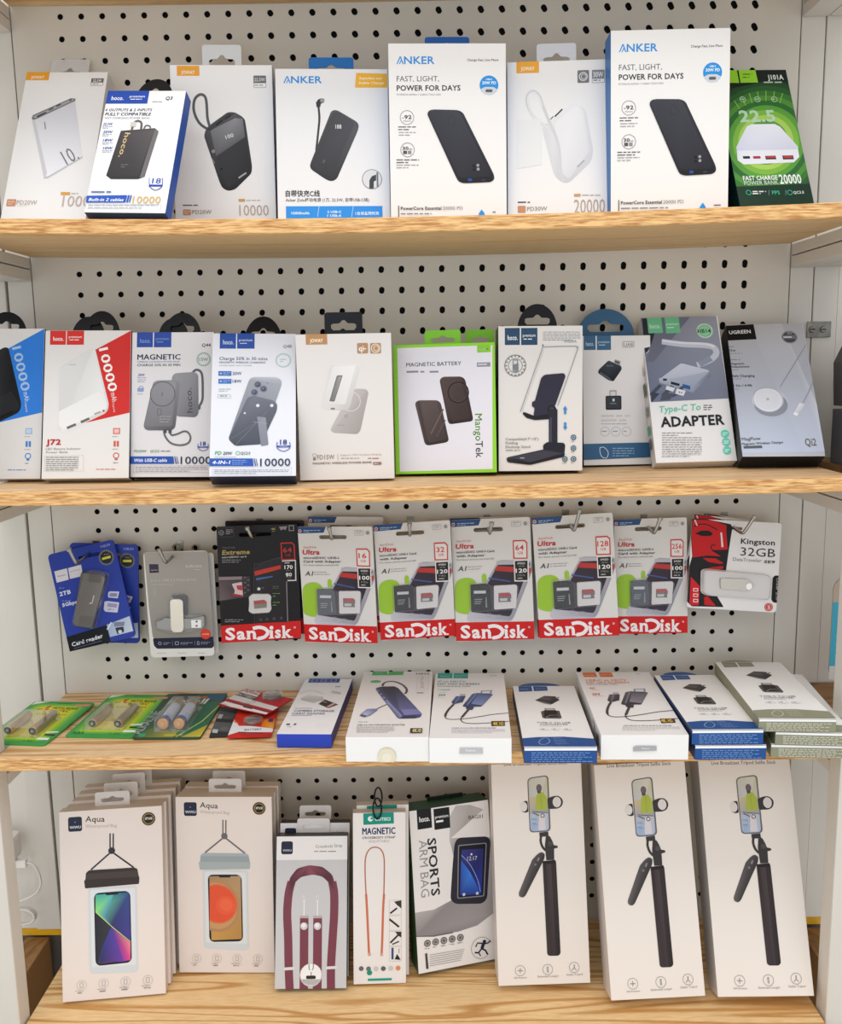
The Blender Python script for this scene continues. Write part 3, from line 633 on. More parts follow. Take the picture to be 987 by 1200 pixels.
i.tab('rect', 150, 303, 138, '#2a74bd', label='blue hang tab of the carton')
# the two identical power-for-days cartons
def power_for_days(key, label, dom=False):
    i = Item(key, CT, label, BX, front='#efedeb', side='#2d72b8', top='#2d72b8', group='tall white cartons of a black slab with three dots')
    i.crop('K2') if key == 'B5' else i.like(ITEMS['B5'])
    if key != 'B5': i.o = CROPS['K2']
    anker_logo(i, 449, 160, 579, 26)
    i.part('headline').T('Charge Fast, Live More', 690, 150, 796, 8, '#4b4b50', 1).T('FAST, LIGHT,', 450, 219, 594, 18, '#6a6a6f', 0).T('POWER FOR DAYS', 450, 251, 667, 18.5, '#2a2a2e', 2).T('POTENCIA RAPIDA Y LIGERA TODO DIAS', 450, 267, 600, 6, '#8b8b90', 0)
    i.part('round_sticker').C(764, 232, 32, '#2b93de').P([(735, 246), (750, 238), (778, 238), (793, 246), (780, 262), (764, 265), (748, 262)], '#cfd3d8').T('USB-C', 754, 215, 775, 6, '#fff', 2).T('30W PD', 741, 229, 788, 10, '#fff', 2).R_(752, 246, 776, 256, '#5d6066', 4)
    i.part('feature_icons').Rg(485, 342, 24, 1.8, '#88888c').T('92', 476, 347, 501, 13, '#3a3a3e', 2).T('×', 468, 346, 475, 5, '#3a3a3e', 1).T('Hours', 474, 356, 498, 5, '#66666a', 0).B(455, 372, 517, 2, 9, '#55555a', 4).B(457, 391, 515, 2, 9, '#9a9a9e', 3.5)
    i.Rg(487, 452, 24, 1.8, '#88888c').T('30', 470, 452, 490, 11, '#3a3a3e', 2).T('min', 491, 452, 503, 6, '#3a3a3e', 0).R_(472, 455, 485, 466, '#55555a').R_(488, 455, 500, 466, '#8b8b90').B(449, 484, 526, 2, 9, '#55555a', 4).B(449, 502, 525, 2, 9, '#9a9a9e', 3.5)
    i.part('product_picture').P([(553, 330), (560, 318), (575, 315), (658, 317), (675, 325), (780, 535), (783, 552), (770, 562), (678, 566), (660, 560), (652, 545)], ['#33343a', '#3b3c42', '#3b3c42', '#3f4046', '#33343a', '#26272c', '#202126', '#1c1d22', '#1c1d22', '#202126', '#26272c'], 9)
    i.P([(558, 328), (574, 319), (654, 321), (668, 329), (770, 536), (762, 544), (672, 548), (660, 542)], ['#3a3b42', '#40414a', '#40414a', '#383940', '#2a2b30', '#2a2b30', '#2a2b30', '#2e2f35'], 7)
    for k in range(9): i.L([(576 + k*10.5, 342), (662 + k*10, 524)], .9, '#31323a')
    i.R_(627, 335, 646, 366, '#35363c', 5).R_(629, 337, 644, 364, '#3d3e45', 5)
    for x, y in ((712, 507), (726, 505), (713, 520), (727, 518)): i.C(x, y, 5, '#9a9ca2' if x > 720 else '#1b1c20')
    i.R_(692, 550, 706, 559, '#2f4f9a', 2).R_(738, 552, 752, 558, '#3c3d42', 2)
    i.part('caption').R_(455, 642, 459, 700, '#5d5d61').T('PowerCore Essential', 464, 657, 602, 11, '#3d3d41', 2).T('20000 PD', 606, 656, 675, 11, '#88888c', 0).B(464, 667, 640, 1, 9, '#8a8a8e', 5, .95).B(464, 683, 600, 3, 10, '#9a9a9e', 4)
    i.P([(727, 690), (730, 668), (739, 655), (748, 668), (752, 690)], '#2b93de').B(776, 662, 804, 1, 8, '#4a4a4e', 4)
    return i
i = power_for_days('B5', 'tall white carton of a black slab, middle of the top shelf, centred blue tab')
i.tab('rect', 545, 697, 68, '#1d5aa5', label='blue hang tab of the carton')
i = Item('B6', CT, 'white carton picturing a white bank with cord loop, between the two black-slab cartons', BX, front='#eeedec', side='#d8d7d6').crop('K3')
orange_tag(i, 38, 180, 104, 212, '#eaa73a')
i.part('rating_badge').R_(216, 205, 250, 241, '#77777b', 3).Rg(233, 223, 13, 3, '#d6d6d6').Rg(234, 223, 8, 2, '#d6d6d6').R_(258, 204, 295, 229, '#88888c', 3).T('30W', 262, 225, 291, 15, '#e9e9e9', 2).RRo(258, 204, 295, 241, 3, 1.3, '#88888c').B(262, 232, 292, 1, 7, '#88888c', 4)
i.part('product_picture').P([(112, 372), (135, 350), (208, 302), (240, 318), (262, 440), (256, 470), (190, 534), (168, 530), (148, 510)], ['#dcdcdf', '#e6e6e8', '#ececee', '#e0e0e3', '#d6d6da', '#d2d2d6', '#cdcdd2', '#cfcfd3', '#d6d6d9'], 12).P([(150, 358), (208, 308), (232, 318), (252, 440), (190, 522), (172, 505)], ['#ebebec', '#f0f0f0', '#e8e8ea', '#dedee1', '#dcdce0', '#e2e2e5'], 10)
i.L([(128, 372), (92, 345), (72, 310), (70, 280), (86, 266), (104, 278), (116, 310), (132, 350), (160, 420), (168, 500), (176, 526)], 8, '#d3d3d6').L([(128, 372), (92, 345), (74, 312), (72, 282), (86, 268), (102, 280), (114, 310)], 3, '#ededee')
i.L([(150, 340), (172, 318)], 4, '#3b3b3f').L([(137, 348), (146, 339)], 2.5, '#55555a').L([(215, 487), (236, 467)], 4, '#aaaaae').P([(40, 352), (110, 345), (112, 480), (40, 492)], '#e8e8e8')
i.part('caption').B(42, 587, 112, 1, 7, '#5f5856', 5).R_(42, 600, 65, 620, '#c78f6c', 3).T('PD30W', 69, 615, 128, 12, '#a3988f', 2).R_(206, 565, 225, 573, '#cf9a63').B(229, 567, 297, 1, 5, '#b9aca3', 3.5).T('20000', 206, 622, 296, 40, '#b5a297', 0)
i.tab('rect', 97, 212, 127, '#dfe3ec')
i = power_for_days('B7', 'tallest white carton of a black slab on the top shelf, beside the green carton')
i.tab('rect', 548, 688, 84-19, '#1d63b2', label='blue hang tab of the carton')
p = ITEMS['B7'].pose
Item('B7b', CT, 'plain blue carton hidden behind the tallest black-slab carton', BX, pose=(p[0]-.0045, -.062, .0942, 0, 4, 0, .128, .187, .03), front='#2b7fc9', r=.006)
# green carton at the right end
i = Item('B8', CT, 'green and black carton leaning at the right end of the top shelf', BX, front='#12301f', side='#0c2217').crop('K3')
i.part('background_print')
i.R_(645, 196, 925, 610, '#14261d')
for k, c in enumerate(('#1b3a25', '#234a2a', '#2c5c2e', '#3a7433', '#4f8f38', '#2f6a33', '#5a9d3b', '#7fb544', '#a8cf5c', '#5c9a45', '#2b5a31')):
    a, b = 205 - k*15.5, 190 - k*14; q = circle(765, 415, a, b*1.02, 40); i.raw(i.clip([i.F(x, y) for x, y in q]), c)
i.P([(650, 600), (650, 545), (900, 535), (915, 600)], '#173325').P([(645, 196), (870, 196), (885, 262), (860, 245), (790, 232), (645, 262)], '#15211d')
for a0 in range(72, 135, 9): i.L([(765 + 130*math.cos(math.radians(a0)), 415 - 120*math.sin(math.radians(a0))), (765 + 175*math.cos(math.radians(a0))*.9, 415 - 150*math.sin(math.radians(a0)))], 2.2, '#8fc04f')
i.part('brand_label').P([(630, 205), (680, 205), (687, 242), (640, 242)], '#93cf32').P([(685, 205), (734, 205), (742, 241), (691, 242)], '#93cf32').B(697, 215, 725, 2, 9, '#4a7a1f', 4)
i.part('headline').T('J101A', 771, 233, 817, 14, '#e9efe9', 2).B(758, 238, 818, 1, 7, '#b9c4bb', 5).T('22.5', 690, 357, 795, 34, '#b9d8b4', 3)
for x in (697, 740, 789): i.Rg(x, 290, 9, 1.6, '#b9d8b4').B(x-7, 288, x+7, 1, 4, '#b9d8b4', 3)
i.part('product_picture').P([(678, 430), (708, 370), (722, 363), (790, 362), (806, 370), (858, 428), (858, 442), (680, 446)], ['#d9dcea', '#e9e9f4', '#efeff6', '#efeff6', '#e4e4f0', '#d4d6e6', '#cfd1e2', '#d3d5e5']).P([(680, 440), (858, 436), (862, 458), (846, 474), (700, 480), (682, 468)], '#e8e9f0')
i.R_(697, 456, 719, 463, '#26262b', 2).R_(726, 456, 750, 463, '#a8324a', 3).R_(762, 455, 795, 465, '#3a2a2e').R_(765, 456, 793, 461, '#b8433a').R_(812, 454, 846, 465, '#3a2a2e').R_(815, 455, 843, 461, '#b8433a')
i.part('caption').T('FAST CHARGE', 699, 527, 800, 13, '#f0f4f0', 2).T('POWER BANK', 702, 540, 802, 11, '#cfd8d0', 1).T('20000', 806, 537, 870, 27, '#f0f4f0', 2).Rg(714, 562, 8, 2, '#3db08a').B(725, 557, 765, 2, 6, '#d8e0d9', 4).T('PPS', 783, 568, 806, 11, '#3db08a', 2).Rg(834, 562, 8, 2, '#3db08a').T('QC3.0', 845, 566, 876, 8, '#d8e0d9', 2).L([(773, 555), (773, 570)], 1, '#9aa').L([(822, 555), (822, 570)], 1, '#9aa')
i.end()

# ================================================================== MIDDLE SHELF
def j72(key, label, c, dark):
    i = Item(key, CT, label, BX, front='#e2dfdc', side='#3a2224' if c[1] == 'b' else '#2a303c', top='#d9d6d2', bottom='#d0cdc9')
    i.crop('K4')
    if key != 'C2': i.like(ITEMS['C2'])
    i.part('colour_panel').P([(425, 265), (583, 180), (577, 545), (330, 602)], c)
    if key == 'C2': i.hoco(224, 181, 373, 243, '#d22a22')
    i.part('product_picture')
    if dark: cols = ['#2a2b30', '#1d1e22', '#17181b', '#101114', '#141518', '#1c1d21', '#222328', '#2a2b30']
    else: cols = ['#d3d2d1', '#dcdbd9', '#e4e3e2', '#d9d8d7', '#cdccca', '#d6d5d3', '#e3e2e1', '#d7d6d4']
    i.P([(264, 345), (405, 260), (424, 262), (484, 505), (482, 530), (470, 548), (285, 635), (260, 622)], cols, 10)
    i.P([(264, 348), (408, 263), (420, 268), (476, 512), (472, 528), (280, 618), (262, 560)], ['#1e1f23' if dark else '#dddcda']*2 + ['#121316' if dark else '#e6e5e3']*3 + ['#2b2c31' if dark else '#d2d1cf']*2, 7)
    i.P([(262, 540), (440, 450), (476, 512), (472, 530), (284, 620), (262, 606)], '#232428' if dark else '#e9e8e6', 6)
    if not dark: i.L([(298, 614), (338, 597)], 12, '#6b6462').L([(360, 588), (398, 571)], 12, '#6b6462').L([(420, 552), (448, 541)], 7, '#a39a94').C(461, 537, 5, '#b5493f').B(305, 328, 352, 1, 10, '#c6c5c3', 8)
    else: i.L([(298, 608), (450, 540)], 10, '#0a0a0c')
    i.part('headline').T('10000', 440, 262, 485, 40, '#f5f1ee' if not dark else '#aac6ea', 2, y1=455)
    i.T('mAh', 493, 458, 500, 22, '#f0dcd8' if not dark else '#c3d8f0', 1, y1=498).T('Capacity', 500, 502, 507, 8, '#f0dcd8', 0, y1=545)
    i.part('feature_icons'); k = '#cf5a50' if not dark else '#3f83cf'
    i.R_(504, 614, 534, 640, k if not dark else '#9bb9dc').R_(508, 618, 530, 636, '#e9bdb7' if not dark else '#c3d4ea').B(500, 650, 538, 1, 6, '#9a8f8c', 3).R_(506, 671, 515, 696, k).R_(520, 671, 529, 696, k).B(500, 706, 538, 1, 6, '#9a8f8c', 3).Rg(517, 736, 14, 4, k).R_(511, 746, 523, 756, k).B(504, 766, 536, 1, 6, '#55857a', 4).B(428, 795, 535, 1, 8, k, 4)
    i.part('caption')
    if not dark: i.T('J72', 205, 689, 271, 25, '#b8232a', 3)
    i.T('LED Battery Indicator', 205, 711, 360, 9, '#8a8784', 0).T('Power Bank', 205, 726, 303, 9, '#8a8784', 0).B(205, 742, 350, 7, 9.4, '#77736f', 3.6).RRo(200, 737, 372, 805, 1, .8, '#a9a5a1')
    return i
j72('C2', 'white and red carton on the second shelf picturing a white bank, red brand tags', '#cf2620', False).tab('dome', 372, 537, 93, '#141519')
ITEMS['C2'].tab('dome', 322, 470, 118, '#141519', dy=.003, slot=False)
p = list(POSE['C1']); i = j72('C1', 'blue and white carton cut off by the left edge of the second shelf', '#2f7fdc', True); i.o = CROPS['K4']; i.src = None
i.tab('dome', -60, 122, 97, '#16171b')
# magnetic bank with wrist cord
def bottom_band(i, txt, x0, x1, y0, y1, n0, n1, c=NAVY, num='#2b3350', fr=.85):
    i.P([(x0, y0), (x1, y0), (x1+4, y1), (x0, y1)], '#2a55ad').T(txt, x0+(x1-x0)*.08, y1-(y1-y0)*.25, x0+(x1-x0)*fr, (y1-y0)*.45, '#eef0f6', 2, .2)
    w = (y1-y0); i.P([(x1+4, y0), (x1+8, y0), (x1+16, y1), (x1+10, y1)], '#4a5f94').P([(x1+13, y0), (x1+16, y0), (x1+24, y1), (x1+20, y1)], '#4a5f94')
    i.T('10000', n0, y1+w*.02, n1, w*1.0, num, 1)
def seal18(i, x, y, k):
    i.T('18', x-k*.55, y, x+k*.55, k*.8, '#2a3f8a', 2).L([(x-k, y-k*.4), (x-k, y+k*.55), (x, y+k*1.05), (x+k, y+k*.55), (x+k, y-k*.4)], k*.12, '#3a55a8').R_(x-k, y+k*.15, x+k, y+k*.42, '#3a55a8').T('MONTHS', x-k*.6, y+k*.37, x+k*.6, k*.16, '#e9ebf3', 2)
i = Item('C3', CT, 'white carton on the second shelf picturing two grey magnetic banks with a cord', BX, front='#e1dee0', side='#20304e', bottom='#1c2a4a').crop('K4')
i.hoco(610, 187, 762, 254, '#26499f', '#7f96cf')
i.part('headline').T('Q44', 897, 252, 937, 15, '#4b4b55', 2, .15).T('MAGNETIC', 611, 310, 803, 24, '#2e4470', 2).T('WIRELESS CHARGING POWER BANK', 611, 322, 800, 6, '#6b7690', 1).T('CHARGE 50% IN 30 MIN', 611, 339, 802, 11, '#4a5570', 1)
i.Rg(906, 308, 31, 3.4, '#8ab09a').Rg(906, 308, 26, 1.2, '#8ab09a').T('15W', 886, 316, 926, 15, '#5f8a72', 1)
i.part('feature_list').T('20W', 614, 383, 643, 11, '#4a5a90', 2, .15).B(612, 388, 650, 3, 9, '#8b93ad', 3.5).Rg(628, 438, 12, 3, '#8b9fc7').R_(612, 436, 640, 452, '#8b9fc7', 5).B(612, 461, 648, 1, 6, '#8b93ad', 3)
i.part('product_picture').L([(858, 366), (872, 355), (890, 360), (900, 382), (902, 440), (900, 490), (884, 520)], 10, '#5d5c61').C(884, 524, 9, '#55545a')
i.P([(765, 385), (778, 370), (866, 364), (882, 376), (884, 548), (872, 566), (790, 562), (765, 540)], ['#8f8e92', '#97969a', '#8d8c90', '#86858a', '#6f6e73', '#6a696e', '#77767b', '#85848a'], 12)
i.T('hoco.', 858, 545, 852, 26, '#46454a', 1, y1=434)
i.P([(682, 410), (700, 402), (786, 400), (803, 412), (780, 612), (764, 624), (652, 624), (638, 608)], ['#8e8d92', '#96959a', '#8f8e93', '#86858a', '#5f5e63', '#59585d', '#6f6e73', '#7b7a80'], 12)
i.P([(690, 414), (784, 407), (766, 606), (648, 606)], ['#908f94', '#939297', '#737277', '#7c7b80'], 10).Rg(724, 462, 56, 3, '#4f4e53', n=36).L([(722, 455), (722, 470)], 3, '#4f4e53').RRo(700, 527, 719, 558, 8, 2.4, '#5d5c61').B(710, 560, 760, 3, 12, '#a5a4a9', 4)
i.L([(730, 626), (735, 650), (760, 680), (800, 690), (835, 682), (848, 660), (840, 636), (820, 628), (790, 640), (765, 645), (755, 632)], 8, '#66656a').R_(728, 620, 742, 636, '#4b4a4f').R_(750, 620, 764, 636, '#4b4a4f')
i.part('caption').T('PD20W', 596, 722, 652, 11, '#77a07f', 2, .15).T('QC3.0', 668, 722, 708, 11, '#77a07f', 2, .15).B(716, 714, 786, 1, 8, '#77767b', 5); seal18(i, 904, 692, 22)
i.part('bottom_band'); bottom_band(i, 'With USB-C cable', 580, 772, 740, 773, 804, 940)
i.B(604, 786, 925, 3, 9, '#8b8b93', 3.5).RRo(596, 781, 940, 812, 2, 1, '#9b9ba2')
i.tab('dome', 728, 897, 100, '#141519').tab('dome', 706, 840, 125, '#141519', dy=.003, slot=False)
# 4-in-1
i = Item('C4', CT, 'white carton tipped back on the second shelf picturing a phone with a kickstand bank', BX, front='#e0e1e8', side='#1d2942', bottom='#2a3450').crop('K5')
i.hoco(110, 200, 270, 271, '#2a4f9f', '#c9d3ea')
i.part('headline').T('Q4B', 401, 267, 441, 14, '#7d8090', 2, .15).T('Charge 50% in 30 mins', 107, 324, 330, 15, '#6c7688', 2).T('MAGNETIC WIRELESS CHARGING', 107, 339, 320, 9, '#7c8494', 1).T('POWER BANK WITH HOLDER', 107, 352, 258, 6, '#9aa0ac', 0)
i.Rg(403, 325, 36, 3.4, '#a6c4b6').Rg(403, 325, 31, 1, '#a6c4b6').B(388, 318, 418, 2, 10, '#a6c4b6', 5)
for y, s in ((386, '20W'), (422, '18W')): i.R_(103, y-11, 163, y+11, '#3f6fba').B(125, y-5, 158, 2, 8, '#9db9e2', 3).T('+', 108, y+6, 120, 11, '#cfe0f5', 2).T(s, 168, y+7, 210, 14, '#55657f', 2)
i.B(104, 456, 160, 2, 9, '#a9c3ad', 5).RRo(99, 484, 160, 500, 3, 1.4, '#9a9fa9').B(110, 488, 150, 1, 8, '#7c8494', 5)
i.part('product_picture').P([(245, 415), (262, 403), (376, 404), (396, 420), (394, 440), (300, 712), (180, 722), (148, 690)], ['#9a9ea8', '#aeb2bb', '#b7bbc4', '#a4a8b2', '#9ca0aa', '#6b6f7a', '#5d616c', '#747883'], 14)
for x, y in ((285, 438), (312, 458), (270, 474)): i.C(x, y, 17, '#6e727e').C(x, y, 11, '#454955').C(x-2, y-2, 5, '#6a7ba5')
i.C(330, 432, 5, '#8a8e99')
i.P([(236, 500), (262, 488), (360, 512), (376, 530), (372, 560), (300, 714), (184, 720), (150, 690)], ['#6a6e79', '#70747f', '#6d717c', '#5f636e', '#595d68', '#4a4e59', '#444853', '#50545f'], 12)
i.P([(282, 586), (322, 590), (334, 716), (300, 722)], ['#8b8f9a', '#8b8f9a', '#7d818c', '#7d818c'], 5).L([(262, 610), (330, 618)], 2, '#9a9ea8').C(285, 535, 8, '#d9dce4').C(350, 535, 8, '#d9dce4').C(225, 570, 5, '#c9ccd4')
i.L([(185, 715), (330, 560)], 2, '#7a7e89').L([(160, 690), (300, 600)], 1.5, '#7a7e89')
i.part('caption').T('PD', 86, 763, 116, 17, '#5aa86f', 2, .15).T('20W', 124, 763, 165, 14, '#444a57', 2, .15).Rg(193, 755, 10, 2.6, '#5aa86f').T('QC3.0', 206, 762, 250, 13, '#5a7a67', 2).B(86, 772, 250, 1, 5, '#a0a4ad', 2.4); seal18(i, 404, 716, 29)
i.part('bottom_band'); bottom_band(i, '4-IN-1', 57, 262, 780, 815, 296, 436, fr=.48); i.B(166, 787, 235, 3, 9, '#8fb0e0', 3.4)
i.B(84, 832, 430, 3, 8, '#8b8f98', 3.4).RRo(76, 822, 440, 856, 2, 1, '#9b9fa8')
i.tab('dome', 222, 400, 122, '#141519')
# JOWAY magnetic
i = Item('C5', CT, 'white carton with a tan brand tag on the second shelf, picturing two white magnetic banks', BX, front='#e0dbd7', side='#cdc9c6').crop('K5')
orange_tag(i, 506, 203, 607, 251, '#b98a5d')
i.part('rating_badge').R_(744, 245, 796, 293, '#b08a68', 6).T('qi', 752, 282, 776, 26, '#f4ebe0', 2).B(777, 268, 792, 1, 8, '#f4ebe0', 6).R_(804, 245, 856, 293, '#b08a68', 6).Rg(830, 269, 21, 3.4, '#eadccb').Rg(833, 269, 13, 3, '#eadccb')
i.part('product_picture').P([(716, 468), (740, 456), (786, 458), (798, 472), (760, 650), (746, 666), (634, 660), (620, 646)], ['#bdb6b3', '#b8b1ae', '#b3aca9', '#aba4a1', '#a29b98', '#a09996', '#b5aeab', '#bdb6b3'], 10).Rg(715, 515, 46, 3, '#d9d3d0', n=30).C(694, 583, 9, '#a59e9b').B(652, 622, 705, 1, 8, '#a39c99', 6)
i.P([(622, 350), (640, 341), (742, 342), (758, 358), (712, 540), (696, 556), (596, 552), (576, 534)], ['#d9d5d3', '#e1dedb', '#e6e3e1', '#dcd9d6', '#cbc7c4', '#c6c2bf', '#d9d5d2', '#dbd7d4'], 12)
i.P([(634, 352), (738, 350), (690, 528), (586, 526)], ['#e3e0de', '#e9e7e5', '#dedad8', '#d9d5d3'], 8).P([(651, 395), (678, 394), (640, 516), (616, 514)], '#6f6d6b', 4).P([(655, 400), (673, 399), (638, 511), (621, 509)], ['#8f8e8b', '#a3a2a0', '#7d7c7a', '#767573']).R_(622, 545, 642, 552, '#7d7876', 3)
i.part('caption').Rg(547, 764, 9, 2, '#a8927f').R_(541, 775, 554, 787, '#8f7864').T('FD15W', 560, 784, 640, 21, '#8f7864', 1).R_(654, 757, 657, 787, '#a8927f').T('Support 15W wireless charging', 667, 767, 856, 8, '#b3a08f', 0).B(670, 776, 785, 1, 7, '#9c8672', 4).B(794, 776, 856, 1, 7, '#a5584a', 4.5)
i.T('MAGNETIC WIRELESS POWER BANK', 540, 807, 814, 10, '#9c8672', 2).R_(818, 795, 858, 808, '#8f7864', 5).B(824, 800, 852, 1, 6, '#efe6dc', 3)
i.tab('rect', 592, 768, 102, '#15171f')
# green framed carton
i = Item('C6', CT, 'lime green framed carton on the second shelf picturing two brown magnetic batteries', BX, front='#8fd236', side='#1f5a38', top='#8fd236', left='#7dbd2e').crop('K6')
i.part('panel').P([(48, 210), (392, 199), (393, 646), (58, 656)], '#e3e1e9')
i.part('brand_label').P([(337, 199), (386, 198), (386, 224), (337, 226)], '#86c832').T('Mango', 343, 218, 370, 8, '#e6f5cf', 2).B(371, 210, 382, 1, 8, '#3a6a1f', 5)
i.part('rating_badge').R_(336, 262, 385, 276, '#8e8c96').B(340, 266, 380, 1, 9, '#d6d5dc', 5)
i.part('headline').T('MAGNETIC BATTERY', 81, 277, 280, 14, '#4b4750', 1).B(82, 291, 160, 1, 9, '#8d8994', 8).B(165, 291, 202, 1, 9, '#8d8994', 8)
i.T('Mango', 329, 447, 331, 26, '#83c430', 1, y1=545).T('Tek', 331, 546, 333, 26, '#3c383f', 1, y1=606)
i.part('product_picture').P([(201, 325), (212, 313), (280, 312), (294, 322), (323, 466), (318, 474), (240, 485), (232, 478)], ['#4a3a38', '#5a4a47', '#4d3d3b', '#3d302f', '#332726', '#2b2120', '#2b2120', '#3a2d2c'], 9)
i.P([(212, 320), (278, 318), (312, 462), (246, 474)], ['#53423f', '#483936', '#392d2b', '#42332f'], 5).Rg(269, 370, 39, 4.5, '#261b1a', n=32).Rg(269, 370, 33, 1, '#5d4b47').RRo(276, 420, 294, 458, 7, 2, '#3a2d2b')
i.P([(112, 408), (124, 398), (194, 398), (206, 408), (235, 542), (228, 550), (160, 562), (148, 556)], ['#574945', '#6a5b57', '#5d4f4c', '#4d413f', '#3b302f', '#332928', '#332928', '#463938'], 9)
i.P([(132, 406), (192, 404), (226, 538), (162, 552)], ['#605350', '#584b48', '#3f3433', '#4a3d3c'], 5).L([(124, 404), (156, 556)], 3, '#3a2e2d').L([(170, 520), (215, 430)], 5, '#6a5c59').L([(190, 530), (222, 470)], 4, '#5c4f4c')
i.tab('rect', 147, 277, 145, '#86cf35', z0=ITEMS['C6'].h-.006)
p = POSE['C6']
i = Item('C6b', CT, 'second lime green framed carton, only its tab showing behind the first', BX, pose=(p[0]+.003, p[1]+.046, p[2]-.002, p[3], 4, p[5], .110, p[7]-.002, .018), front='#8fd236')
i.crop('K6').tab('rect', 295, 398, 143, '#86cf35')
# phone stand carton
i = Item('C7', CT, 'white carton with navy brand tags on the second shelf, picturing a folding phone stand', BX, front='#e2deda', side='#1d2a36', left='#26323e').crop('K6')
i.hoco(437, 137, 555, 198, '#2b4a68')
i.part('headline').B(575, 150, 710, 5, 7.2, '#8b8f96', 3).T('PH29A', 652, 190, 697, 9, '#9aa0a8', 2)
i.part('seal').Rg(475, 273, 39, 2, '#4d545c', n=30).Rg(475, 273, 26, 1.6, '#4d545c')
for k in range(16): i.C(475 + 33*math.cos(k*.3927), 273 + 34*math.sin(k*.3927), 2.6, '#6b727a')
i.RRo(466, 252, 484, 295, 3, 2, '#4d545c').P([(468, 270), (486, 264), (486, 292), (470, 290)], '#7b828a')
i.part('product_picture')
i.L([(493, 440), (572, 214), (580, 206), (690, 203), (697, 210), (696, 225), (628, 418)], 3, '#9a9da3').L([(500, 440), (577, 218)], 1, '#b9bcc1')
i.P([(545, 402), (568, 318), (580, 306), (650, 300), (657, 310), (618, 420), (600, 420), (590, 450), (540, 455), (545, 425), (534, 420), (536, 402)], '#2e2c3c', 6)
i.P([(500, 446), (505, 440), (545, 455), (590, 448), (612, 430), (622, 440), (606, 466), (545, 470), (515, 462)], '#1b1a22', 6).C(606, 432, 17, '#1f1e28').C(606, 432, 9, '#3b3a48')
i.R_(596, 430, 627, 560, '#262431', 3).R_(600, 460, 606, 552, '#4a4858').P([(575, 560), (590, 549), (650, 552), (655, 560), (652, 590), (600, 600), (577, 588)], '#211f2a', 5)
i.P([(442, 605), (580, 575), (655, 588), (652, 602), (528, 632), (445, 622)], ['#34323c', '#2d2b35', '#2a2832', '#1c1b22', '#17161c', '#1e1d24'], 9).P([(452, 604), (580, 580), (645, 590), (528, 622)], '#3d3b46', 6).B(492, 604, 520, 1, 8, '#a5a4ad', 5)
i.part('arrows').P([(651, 448), (651, 432), (647, 432), (655, 418), (663, 432), (659, 432), (659, 448)], '#3f86c4').P([(651, 478), (651, 494), (647, 494), (655, 506), (663, 494), (659, 494), (659, 478)], '#3f86c4')
i.part('caption').T('Compatible(4.7"-10")', 440, 543, 558, 9, '#5d5a58', 0).T('Folding', 440, 557, 484, 9, '#5d5a58', 0).T('Desktop Stand', 440, 571, 528, 9, '#5d5a58', 0).B(440, 577, 510, 1, 7, '#8d8a88', 4)
i.part('feature_icons')
for x, y in ((685, 532), (685, 571), (654, 610), (685, 610)): i.C(x, y, 10, '#3d5d6e').Rg(x, y, 6, 2, '#b9c9d2').B(x-9, y+13, x+9, 1, 5, '#77848d', 2.6)
i.tab('dome', 482, 627, 50, '#15151b')
# small converter carton, steel blue
i = Item('C8', CT, 'slim white carton with steel-blue dome tab on the second shelf, picturing two black adapters', BX, front='#e4e2e2', side='#1b2733', bottom='#1b2733').crop('K6')
i.hoco(722, 165, 821, 216, '#3a6589', '#b9cddc', .46)
i.part('headline').RRo(862, 185, 905, 207, 3, 2, '#8b8d92').T('UA8', 867, 203, 900, 12, '#77797f', 1)
def otg(i, s, x, y):
    P = lambda pts, c, r=0: i.P([(x+a*s, y+b*s) for a, b in pts], c, r)
    P([(58, 6), (64, -2), (84, 4), (82, 20)], '#a9a8a6'); P([(64, 2), (80, 8), (78, 16), (62, 10)], '#55555a')
    P([(4, 36), (40, 2), (86, 22), (88, 34), (58, 78), (40, 74), (2, 48)], ['#2a3038', '#3a424c', '#30373f', '#1d2228', '#15181d', '#191d22', '#20252b'], 5*s); P([(12, 44), (40, 62), (54, 76), (42, 72), (6, 50)], '#4d5662'); i.T('hoco.', x+34*s, y+24*s, x+58*s, 6*s, '#77808a', 2)
def usb(i, s, x, y):
    i.R_(x+14*s, y, x+40*s, y+24*s, '#a3a3a3', 2*s).R_(x+18*s, y+5*s, x+36*s, y+22*s, '#d9d9d9').R_(x, y+20*s, x+58*s, y+70*s, '#23272c', 5*s).R_(x+4*s, y+24*s, x+54*s, y+64*s, '#33383f', 4*s).T('hoco.', x+18*s, y+50*s, x+40*s, 6*s, '#8f959c', 2).R_(x+25*s, y+30*s, x+33*s, y+40*s, '#c9ccd0')
i.part('product_picture'); otg(i, 1, 772, 252); usb(i, 1, 801, 362)
i.part('caption').B(785, 450, 890, 2, 16, '#cfcdcb', 9).B(785, 482, 890, 1, 7, '#9ba1a8', 3)
for x in (799, 838, 877): i.Rg(x, 511, 17, 1.6, '#aab3bb').B(x-11, 508, x+11, 1, 6, '#8f99a3', 4)
i.part('bottom_band').P([(722, 556), (963, 550), (963, 604), (722, 614)], '#37628a').L([(780, 570), (795, 568), (810, 585), (806, 605), (790, 604), (782, 590), (780, 570)], 2, '#dfe7ee').B(826, 570, 905, 4, 9, '#8fb0cc', 3.5)
i.tab('dome', 695, 905, 68, '#3a6487')
